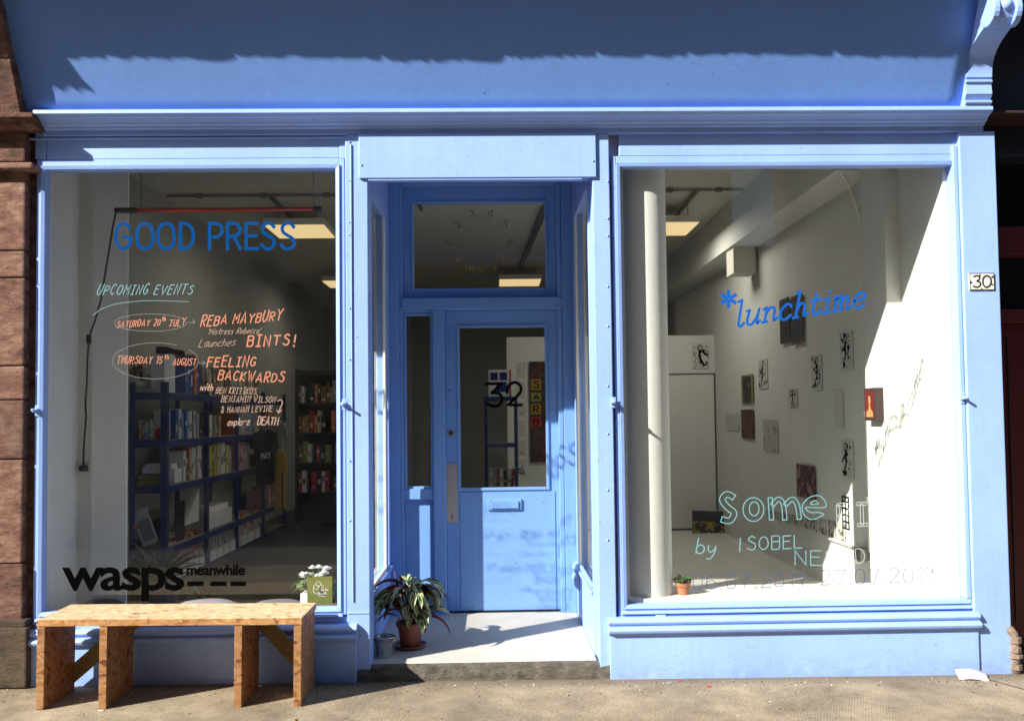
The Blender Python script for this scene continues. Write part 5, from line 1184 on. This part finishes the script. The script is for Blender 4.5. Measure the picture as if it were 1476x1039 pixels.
# back bookcase
bcx0, bcx1, bcy = -2.55, -1.35, 6.2
BC = thing('bookcase', 'black bookcase against the dark end of the shop, seen past the hanging shirts', 'bookcase', (bcx0, bcy, IF))
def bc(n, x0, z0, x1, z1, y0=0, y1=.3): return MB().box(x0, y0, z0, x1, y1, z1).build(n, M['black_metal'], BC, bevel=.002)
for x in (0, .6, 1.17): bc('upright', x, 0, x + .03, 2.0)
for k in range(6): bc('shelf', .03, .02 + .38 * k, .6, .045 + .38 * k); bc('shelf', .63, .02 + .38 * k, 1.17, .045 + .38 * k)
MB().box(0, .3, 0, 1.2, .31, 2.0).build('back_panel', M['black_metal'], BC)
for k in range(1, 5):
    for h_ in (0, 1):
        x = bcx0 + .04 + .6 * h_; j = 0
        while x < bcx0 + .55 + .58 * h_:
            t = rb.uniform(.03, .075); c = rb.choice(['brown', 'grey', 'cream', 'red', 'black', 'olive', 'orange', 'white'])
            o = book(x, bcy + .03, IF + .046 + .38 * k, t * .9, .18, rb.uniform(.2, .29), c, f'{c} book, {ordn[j]} from left, shelf {["", "two", "three", "four", "five"][k]}, {"left" if h_ == 0 else "right"} half of black bookcase', 0, 'x'); o['group'] = 'books in the black bookcase'
            x += t; j += 1
            if rb.random() < .2: x += .06

# ------------------------------------------------------------------ ceiling lights
def panel(x, y, label, watts=2.5):
    r = thing('ceiling_light', label, 'ceiling light', (x, y, 3.34), 'square ceiling panels')
    MB().box(-.30, -.30, .012, .30, .30, .075).build('housing', M['cream_paint'], r, bevel=.004)
    MB().box(-.285, -.285, .0, .285, .285, .0115).build('diffuser', M['lamp'], r)
    mb = MB()
    for sx, sy in ((-.2, -.2), (.2, -.2), (-.2, .2), (.2, .2)): mb.tube([(sx, sy, .07), (sx, sy, .209)], .004, 6)
    mb.build('hanger', M['chain'], r)
    la = bpy.data.lights.new('lamp_light', 'AREA'); la.shape = 'SQUARE'; la.size = .55; la.energy = watts; la.color = (1, .95, .86)
    lo = bpy.data.objects.new('lamp_light', la); C.objects.link(lo); lo.parent = r; lo.location = (0, 0, -.006)
panel(-1.93, 3.81, 'lit ceiling panel behind the end of the blue shop name'); panel(1.75, 3.81, 'lit ceiling panel beside the round column', 8.0)
panel(.38, 7.2, 'lit ceiling panel seen low in the transom window'); panel(-2.05, 7.2, 'farther ceiling panel at the right edge of the left window')
# sloping trunking on the ceiling seen through the transom
mb = MB(); mb.obox((.46, 5.3, CZ - .022), (.028, 0, 0), (-.07, 1.7, 0), (0, 0, .02)); o = mb.build('cable_trunking', M['chain']); tag(o, 'dark cable trunking on the ceiling leading to the transom light', 'trunking')

# ------------------------------------------------------------------ inside the door: small navy shelf, picture, banner
dsx0, dsx1, dsy = at(698, 600, 3.9).x, at(746, 600, 3.9).x, 3.9
DS = thing('small_shelf', 'narrow navy blue rack seen through the door glass', 'rack', (dsx0, dsy, IF)); wds = dsx1 - dsx0; hds = at(720, 573, 3.9).z - IF
for x in (0, wds - .03):
    for y in (0, .27): MB().box(x, y, 0, x + .03, y + .03, hds).build('upright', M['navy'], DS)
for k in range(4): MB().box(.0, -.004, .1 + k * (hds - .13) / 3, wds, .304, .14 + k * (hds - .13) / 3).build('shelf', M['navy'], DS, bevel=.002)
for k in range(7):
    o = book(dsx0 + .05 + k * .035, dsy + .05, IF + .145 + (hds - .13) / 3, .03, .15, rb.uniform(.18, .24), ['cream', 'grey', 'brown', 'white', 'black', 'cream', 'red'][k], f'{["cream", "grey", "brown", "white", "black", "pale cream", "red"][k]} book, {ordn[k]} from left in the navy rack behind the door glass', .12 if k > 4 else 0, 'x'); o['group'] = 'books in the navy rack'
X0, Z0, X1, Z1 = rect(704, 533, 734, 572, 3.95)
pf = MB().box(X0, 3.95, Z0, X1, 3.99, Z1).build('framed_picture', M['paper'], bevel=.003); tag(pf, 'white framed picture of blue squares standing on the navy rack behind the door', 'picture')
M['ultra'] = mat('ultramarine_ink', (.01, .015, .16), .6)
w_, h_ = X1 - X0, Z1 - Z0
for a in ((.1, .62, .45, .9), (.55, .62, .9, .9), (.38, .18, .88, .55)): MB().box(X0 + a[0] * w_, 3.946, Z0 + a[1] * h_, X0 + a[2] * w_, 3.95, Z0 + a[3] * h_).build('ink_square', M['ultra'], pf)
MB().box(X1 + .001, 3.95, Z0, X1 + .02, 3.99, Z1).build('frame_edge', BM['red'], pf)
# banner of letter blocks on the partition
def blotch(name, c1, c2, scale, thr=.5, seed=0., soft=.02, c3=None, stretch=(1, 1, 1)):
    m = bpy.data.materials.new(name); m.use_nodes = True; N = m.node_tree.nodes; L = m.node_tree.links; b = N['Principled BSDF']; b.inputs['Roughness'].default_value = .8
    tc = N.new('ShaderNodeTexCoord'); mp = N.new('ShaderNodeMapping'); mp.inputs['Location'].default_value = (seed, seed * 1.7, seed * .3); mp.inputs['Scale'].default_value = stretch; L.new(tc.outputs['Object'], mp.inputs[0])
    n = N.new('ShaderNodeTexNoise'); n.inputs['Scale'].default_value = scale; n.inputs['Detail'].default_value = 2; n.inputs['Distortion'].default_value = 1.2; L.new(mp.outputs[0], n.inputs['Vector'])
    cr = N.new('ShaderNodeValToRGB'); e = cr.color_ramp.elements; e[0].position = thr - soft; e[0].color = (*c1, 1); e[1].position = thr + soft; e[1].color = (*c2, 1)
    if c3: k = e.new(min(.98, thr + .10)); k.color = (*c3, 1)
    L.new(n.outputs[0], cr.inputs[0]); L.new(cr.outputs[0], b.inputs['Base Color']); return m
X0, Z0, X1, Z1 = rect(764, 521, 790, 666, 5.27)
bn = MB().box(X0, 5.275, Z0, X1 + .1, 5.298, Z1).build('banner', blotch('banner_print', (.03, .02, .02), (.10, .02, .02), 9, .5, 3, .1, (.04, .06, .04))); tag(bn, 'dark tall banner with yellow letter blocks on the partition behind the door glass', 'banner')
M['mustard'] = mat('mustard_block', (.30, .19, .02), .8)
for k, (ch, y0, y1, c) in enumerate((('S', 546, 562, 'mustard'), ('A', 566, 578, 'olive'), ('R', 582, 597, 'mustard'), ('B', 601, 615, 'rd'), )):
    m_ = M['mustard'] if c == 'mustard' else (BM['olive'] if c == 'olive' else BM['red'])
    X0, Z0, X1, Z1 = rect(765, y0, 780, y1, 5.27); MB().box(X0, 5.270, Z0, X1, 5.2745, Z1).build('letter_block', m_, bn)
    lettering([(write(ch + ' ', 769, y1 - 3, 783, y1 - 3, y1 - y0 - 6, 0, 0, 3), 1.6)], M['black_vinyl'], bn, Y=5.269)
mb = MB()
r5 = random.Random(8)
for k in range(6):
    X0, Z0, X1, Z1 = rect(746, 522 + k * 28, 757, 545 + k * 28, 5.29)
    o = MB().box(X0, 5.294, Z0, X1, 5.2985, Z1).build('paper_sheet', blotch('sheet_ink', (.05, .05, .05), (.5, .5, .47), 14, .36, k * 3.1)); tag(o, f'small sketch sheet seen through the door glass, {ordn[k]} from top of its column', 'sheet')

# ------------------------------------------------------------------ pictures of the right room
M['print_paper'] = mat('print_paper', (.55, .55, .51), .8)
INK = (.012, .012, .012); PAP = (.60, .60, .56)
def wallpic(x0, y0, x1, y1, m, label, X=2.628, curl=0, t=.006, cat='print', name='print'):
    a = on_side(x0, (y0 + y1) / 2, X); b = on_side(x1, (y0 + y1) / 2, X); xc = (x0 + x1) / 2
    z1 = on_side(xc, y0, X).z; z0 = on_side(xc, y1, X).z; ya, yb = min(a.y, b.y), max(a.y, b.y); n = 8; mb = MB()
    yc, zc_ = (ya + yb) / 2, (z0 + z1) / 2
    for i in range(n + 1):
        y = ya + (yb - ya) * i / n; dxx = curl * (1 - math.cos((i / n) * math.pi * 1.2)) / 2
        for zz in (z0, z1):
            mb.v.append((-t - dxx, y - yc, zz - zc_)); mb.v.append((-t - dxx + min(t, .004), y - yc, zz - zc_))
    for i in range(n):
        a_ = i * 4; mb.f += [[a_, a_ + 4, a_ + 6, a_ + 2], [a_ + 1, a_ + 3, a_ + 7, a_ + 5], [a_, a_ + 1, a_ + 5, a_ + 4], [a_ + 2, a_ + 6, a_ + 7, a_ + 3]]; mb.m += [0] * 4
    mb.f += [[0, 2, 3, 1], [n * 4, n * 4 + 1, n * 4 + 3, n * 4 + 2]]; mb.m += [0, 0]
    o = mb.build(name, m if m != 'ink' else M['print_paper']); o.location = (X, yc, zc_); tag(o, label, cat)
    if m == 'ink': ink(o, yb - ya, z1 - z0, int(x0), 'x', t + dxx * 0)
    return o
def ink(o, w, h, seed, plane, t, m=None):
    '''hand cut figure print: bold unequal strokes standing just off the paper'''
    r = random.Random(seed); mb = MB()
    def st(pts, wd):
        for k in range(len(pts) - 1):
            a, b = pts[k], pts[k + 1]; du, dv = b[0] - a[0], b[1] - a[1]; l = math.hypot(du, dv) or 1e-4; nu, nv = -dv / l * wd, du / l * wd
            q = [(a[0] - nu * 1.1, a[1] - nv * 1.1), (b[0] - nu * .7, b[1] - nv * .7), (b[0] + nu * .7, b[1] + nv * .7), (a[0] + nu * 1.1, a[1] + nv * 1.1)]
            d = t + .0006 + r.uniform(0, .0006)
            mb.poly([(-d, u, v) for u, v in q] if plane == 'x' else [(u + w / 2, -d + t, v + h / 2) for u, v in q])
    s_ = min(w, h * .45); cu = r.uniform(-.08, .08) * w
    for k in range(9):
        u, v, q = r.uniform(-.40, .40) * w, r.uniform(-.42, .42) * h, r.uniform(.03, .075) * h; an0 = r.uniform(0, 6)
        pp_ = [(max(-.49 * w, min(.49 * w, u + q * r.uniform(.4, 1.5) * math.cos(an0 + a))), max(-.49 * h, min(.49 * h, v + q * r.uniform(.4, 1.8) * math.sin(an0 + a)))) for a in (0, .9, 1.8, 2.7, 3.6, 4.5, 5.4)]
        d = t + .0003 + k * .00003; mb.poly([(-d, a, b) for a, b in pp_] if plane == 'x' else [(a + w / 2, -d + t, b + h / 2) for a, b in pp_])
    st([(cu + .2 * s_ * math.cos(a * .7), h * .33 + .10 * h * math.sin(a * .7)) for a in range(10)], .022 * h)
    st([(cu, h * .23), (cu + r.uniform(-.05, .05) * w, h * .05), (cu, -h * .12)], .06 * h)
    for sg in ((-1, 1) if seed % 2 else (1,)):
        st([(cu, h * .19), (cu + sg * .25 * w, h * r.uniform(.0, .15)), (cu + sg * .36 * w, h * r.uniform(-.12, .3))], .028 * h)
        st([(cu, -h * .10), (cu + sg * .16 * w, -h * .26), (cu + sg * r.uniform(.1, .3) * w, -h * .44)], .036 * h)
    for k in range(60):
        u, v = r.uniform(-.46, .46) * w, r.uniform(-.47, .47) * h; an = r.uniform(0, 3.14); l = r.uniform(.04, .12) * h
        p2 = (max(-.48 * w, min(.48 * w, u + l * math.cos(an))), max(-.48 * h, min(.48 * h, v + l * math.sin(an))))
        st([(u, v), p2], r.uniform(.005, .013) * h)
    ob_ = mb.build('ink_drawing', m or M['black_vinyl'], o); tag(ob_, kind='stuff'); return ob_
bw_ = lambda s, sc=16, thr=.5, st=(1, 1, 1): blotch('black_ink_print', INK, PAP, sc * 1.25, thr, s, .012, None, st)
wallpic(1144, 425, 1160, 496, blotch('dark_oil_paint', (.015, .015, .022), (.03, .03, .05), 6, .5, 1, .1, (.18, .07, .02)), 'dark painting with an orange figure on the long wall behind the slanted blue word', t=.02, cat='painting', name='painting')
wallpic(1127, 430, 1141, 495, blotch('dark_oil_paint_two', (.01, .01, .014), (.03, .03, .04), 6, .5, 6, .1), 'narrow black painting left of the dark one with an orange figure', t=.02, cat='painting', name='painting')
wallpic(1212, 478, 1230, 534, 'ink', 'curling black and white print, highest on the right, beside the wall conduit')
wallpic(1170, 512, 1185, 562, 'ink', 'tall black and white print of a standing figure below the dark paintings')
wallpic(1094, 517, 1107, 560, 'ink', 'narrow black and white print, farthest left of the inked prints on the long wall')
wallpic(1137, 560, 1150, 586, 'ink', 'smallest black and white print, midway down the long wall')
a = wallpic(1070, 540, 1087, 581, BM['olive'], 'small brown picture in a yellow frame at the far end of the long wall', t=.012, cat='picture', name='picture')
wy = a.dimensions.y; 
MB().box(-.016, -.14, -.14, -.0125, .14, .13).build('painted_panel', blotch('brown_paint', (.03, .018, .015), (.05, .03, .03), 7, .55, 2, .1, (.22, .10, .08)), a)
wallpic(1070, 590, 1088, 632, blotch('red_brown_paint', (.05, .018, .014), (.10, .035, .025), 8, .5, 4, .1), 'red brown painting directly under the yellow framed picture', t=.012, cat='painting', name='painting')
wallpic(1101, 605, 1122, 650, blotch('pale_sketch', (.22, .22, .21), (.42, .42, .39), 10, .38, 3, .03), 'pale sketch with faint lines right of the red brown painting', cat='drawing', name='drawing')
wallpic(1047, 596, 1066, 620, blotch('pale_sketch_two', (.10, .10, .10), (.50, .50, .46), 13, .36, 8, .02), 'small pale drawing in the far corner next to the partition', cat='drawing', name='drawing')
wallpic(1150, 670, 1177, 718, blotch('red_face_paint', (.05, .02, .02), (.16, .025, .02), 9, .47, 5, .07, (.24, .18, .20)), 'red and grey painting low on the long wall above the outlined letters', t=.012, cat='painting', name='painting')
wallpic(1203, 563, 1216, 617, blotch('faint_sheet', (.16, .16, .15), (.55, .55, .52), 12, .30, 9, .02), 'almost blank pale sheet beside the wall conduit', cat='drawing', name='drawing')
wallpic(1214, 635, 1231, 690, 'ink', 'black and white print of branching lines beside the wall conduit')
gf = wallpic(1213, 711, 1227, 765, M['paper'], 'print of a black grid figure, lowest by the wall conduit', t=.004)
mb = MB()
d_ = gf.dimensions if False else None
for u in (-.055, 0, .055): mb.box(-.0075, u - .010, -.125, -.0045, u + .008, .12)
for v in (-.12, -.07, -.02, .03, .08, .115): mb.box(-.0095, -.065, v - .006, -.0078, .063, v + .005)
mb.build('ink_grid', M['black_vinyl'], gf)
wallpic(1283, 822, 1300, 847, blotch('dark_ornament', (.05, .05, .045), (.5, .5, .47), 20, .48, 3, .03), 'small dark heart like sketch low on the sunlit wall near the sill', X=2.584, cat='drawing', name='drawing')
# row of little drawings low along the wall
for k in range(9):
    x0 = 1105 + k * 12 + k * k * .12; x1 = x0 + 10.5
    y0 = 736 + (x0 - 1105) * .17; y1 = 744 + (x0 - 1105) * .33
    wallpic(x0, y0, x1, y1, blotch('row_sketch', (.06, .06, .05), (.45, .44, .38), 16, .45, k * 2.3, .03), f'little ink drawing, {ordn[k]} from left in the low row on the long wall', cat='drawing', name='drawing')
# framed portrait on the pilaster side
pa = on_side(1258, 582, 2.49); pb = on_side(1274, 582, 2.49)
fy0, fy1 = .56, .88; fz0, fz1 = on_side(1266, 606, 2.49).z, on_side(1266, 559, 2.49).z
ya_, yb_ = min(pa.y, pb.y), max(pa.y, pb.y)
FP = MB().box(-.055, 0, 0, -.0, yb_ - ya_, fz1 - fz0).build('framed_portrait', mat('dark_frame_wood', (.05, .03, .025), .5), bevel=.003); FP.location = (2.489, ya_, fz0); tag(FP, 'small dark framed portrait of a pale figure on red, on the sunlit wall', 'picture')
fw, fh = yb_ - ya_, fz1 - fz0
MB().box(-.057, fw * .12, fh * .09, -.0551, fw * .88, fh * .91).build('red_ground', mat('red_oil', (.15, .012, .012), .6), FP)
def fpoly(pts, m, d):
    MB().poly([(-.0575 - d, fw * (1 - u), fh * v) for u, v in pts]).build('painted_shape', m, FP)
skin = mat('yellow_oil', (.42, .24, .09), .6); hair = mat('brown_oil', (.06, .02, .015), .6)
fpoly([(.36, .70), (.40, .80), (.52, .85), (.66, .80), (.70, .68), (.66, .58), (.40, .58)], hair, .0003)
fpoly([(.42, .60), (.43, .72), (.52, .78), (.62, .73), (.64, .60), (.56, .47), (.49, .47)], skin, .0009)
fpoly([(.46, .50), (.58, .50), (.62, .36), (.82, .26), (.84, .11), (.20, .11), (.22, .26), (.44, .36)], skin, .0006)
# on the partition
def frontpic(x0, y0, x1, y1, Y, m, label, t=.006, cat='print', name='print'):
    X0, Z0, X1, Z1 = rect(x0, y0, x1, y1, Y); o = MB().box(0, 0, 0, X1 - X0, t, Z1 - Z0).build(name, m if m != 'ink' else M['print_paper']); 
    if m == 'ink': ink(o, X1 - X0, Z1 - Z0, int(x0), 'y', t)
    o.location = (X0, Y, Z0); tag(o, label, cat); return o
frontpic(998, 495, 1023, 531, 5.29, 'ink', 'black and white print high on the white partition')
frontpic(972, 590, 1004, 618, 5.29, blotch('sketch_a', INK, (.45, .45, .42), 9, .33, 2, .02), 'left one of two pale sketches on the partition door', cat='drawing', name='drawing')
frontpic(1008, 590, 1030, 618, 5.29, blotch('sketch_b', INK, (.45, .45, .42), 8, .30, 7, .02), 'right one of two pale sketches on the partition door', cat='drawing', name='drawing')
mb = MB()
X0, Z0, X1, Z1 = rect(940, 540, 1031, 765, 5.29)
dr = MB().box(X0, 5.286, IF + .01, X1, 5.298, Z1).build('flush_door', M['white_wall'], bevel=.003); tag(dr, 'plain white flush door in the partition behind the round column', 'door')
MB().box(X0 - .02, 5.280, Z1 + .001, X1 + .02, 5.299, Z1 + .014).build('door_architrave', M['pencil'], dr); MB().box(X1 + .002, 5.280, IF, X1 + .012, 5.299, Z1).build('door_architrave', M['pencil'], dr)
fp = frontpic(998, 735, 1046, 772, 5.0, blotch('yellow_field_paint', (.025, .02, .03), (.30, .22, .02), 12, .52, 1, .05, None), 'dark and yellow painting standing on the floor against the partition', .02, 'painting', 'painting')
fp.rotation_euler = (-.18, .05, 0)
d = fp.dimensions
MB().box(.003, -.003, (Z1 * 0) + .17, .36, 0, .29).build('painted_sky', mat('dark_oil_sky', (.02, .018, .03), .6), fp)
struct(MB().box(.62, 5.27, IF, 2.62, 5.299, IF + .02).build('skirting', M['pencil']))
# herb pot on the right window board
hx = at(983, 862, .16).x
hp = thing('herb_pot', 'small terracotta pot of green herb on the right hand window board', 'potted plant', (hx, .13, .433))
MB().lathe([(0, 0), (.030, 0), (.037, .045), (.044, .047), (.047, .066), (.041, .066), (.039, .055), (0, .055)], (0, 0, 0), 28).build('pot', M['terracotta'], hp, smooth=False, bevel=.0012)
MB().lathe([(.038, .056), (.0, .060)], (0, 0, 0), 16).build('soil', M['soil'], hp)
rh = random.Random(2); uv_ = []
for i in range(64):
    az = rh.uniform(0, 6.28); r = rh.uniform(0, .034); leaf_obj('leaf', leaf_mesh(rh.uniform(.018, .034), .022, az, rh.uniform(-.3, .8), 1.0, (math.cos(az) * r, math.sin(az) * r, .068 + rh.uniform(0, .036) * (1 - r * 12)), rh.uniform(-.7, .7), 4), [M['leaf'], M['leaf_pale']], hp)

# ------------------------------------------------------------------ litter on the pavement
p = at(1399, 973, -.14)
M['flyer'] = mat('glossy_flyer', (.70, .68, .66), .4, var=.04)
mb = MB(); n = 8
for i in range(n + 1):
    t = i / n; x = -.078 + .156 * t; zz = .012 * math.sin(t * 3.1) + .004
    for y, dz in ((-.035, 0), (.035, .02)): mb.v.append((x, y, zz + dz)); mb.v.append((x, y, zz + dz + .0015))
for i in range(n):
    a_ = i * 4; mb.f += [[a_, a_ + 4, a_ + 6, a_ + 2], [a_ + 1, a_ + 3, a_ + 7, a_ + 5], [a_, a_ + 1, a_ + 5, a_ + 4], [a_ + 2, a_ + 6, a_ + 7, a_ + 3]]; mb.m += [0] * 4
o = mb.build('flyer', M['flyer'], smooth=True); o.location = (p.x, -.15, gz(p.x) + .003); o.rotation_euler = (.25, .08, -.1); tag(o, 'small crumpled white flyer lying at the foot of the blue pier', 'flyer')
MB().box(.0, -.015, .016, .016, .0, .0185).build('print_mark', BM['red'], o); MB().box(.02, -.02, .016, .030, -.01, .0185).build('print_mark', BM['blue'], o)
rg = random.Random(15); mb = MB()
for i in range(900):
    y = -.12 - abs(rg.gauss(0, .09)) if i % 3 else rg.uniform(-1.1, -.15); x = rg.uniform(-2.9, 3.2)
    if -.8 < x < .64 and y > -.10: y -= .0
    s = rg.uniform(.0010, .0034) * (1.6 if rg.random() < .04 else 1); an = rg.uniform(0, 3)
    mb.obox((x, y, gz(x) + s * .4), (s * math.cos(an), s * math.sin(an), 0), (-s * .7 * math.sin(an), s * .7 * math.cos(an), s * .2), (0, 0, s * .5), rg.choice([0, 0, 0, 0, 1, 1, 1, 1, 0, 2]))
o = mb.build('grit', [M['concrete'], M['soil'], M['cream_paint']]); tag(o, 'loose grit and crumbs scattered along the foot of the shopfront', 'grit', kind='stuff')
for (a, b, c, lab) in ((1022, 986, 'red', 'tiny red scrap on the pavement, the right one of two under the right window'), (980, 978, 'red', 'tiny red scrap on the pavement, the left one of two under the right window'), (965, 981, 'grey', 'flattened grey cigarette end by the blue boards'), (145, 1026, 'cream', 'pale leaf scrap lying in front of the bench leg')):
    p = at(a, b, -.12); d = rot @ Vector(((a - CX) / F, -(b - CY) / F, -1)); t = (GR + .003 - CAMZ) / d.z
    o = MB().obox((0, 0, .002), (.012, .003, 0), (-.002, .006, .001), (0, 0, .0015)).build('scrap', BM[c]); o.location = (d.x * t, min(CAMY + d.y * t, -.10), gz(d.x * t) + .001); tag(o, lab, 'scrap')

# ------------------------------------------------------------------ the street opposite (seen only as reflections)
def tenement(x0, x1, h, label):
    T = thing('tenement', label, 'building', ((x0 + x1) / 2, -18, GR)); cx = (x0 + x1) / 2
    MB().box(x0 - cx, -1, -.2, x1 - cx, 0, h).build('wall', M['tenement'], T); MB().box(x0 - cx, -1, h, x1 - cx, .35, h + .5).build('cornice', M['tenement'], T)
    n = int((x1 - x0) / 2.6)
    for f in range(int(h / 3.3)):
        for i in range(n):
            xx = x0 - cx + (i + .5) * (x1 - x0) / n; z = 1.0 + f * 3.3
            w = MB().box(xx - .6, .0, z, xx + .6, .05, z + 1.9).build('window', M['tenement'], T); MB().box(xx - .52, .05, z + .08, xx + .52, .06, z + 1.82).build('pane', M['dark_glass'], w)
tenement(-32, 6.5, 13.5, 'long dark sandstone tenement across the street'); tenement(7.96, 34, 13.5, 'second sandstone tenement across the street, beyond the gap')
o = MB().box(6.5, -18.9, 0, 7.96, -18.3, 6.1).build('boundary_wall', M['tenement']); tag(o, 'lower stone wall filling the gap between the tenements', 'wall')
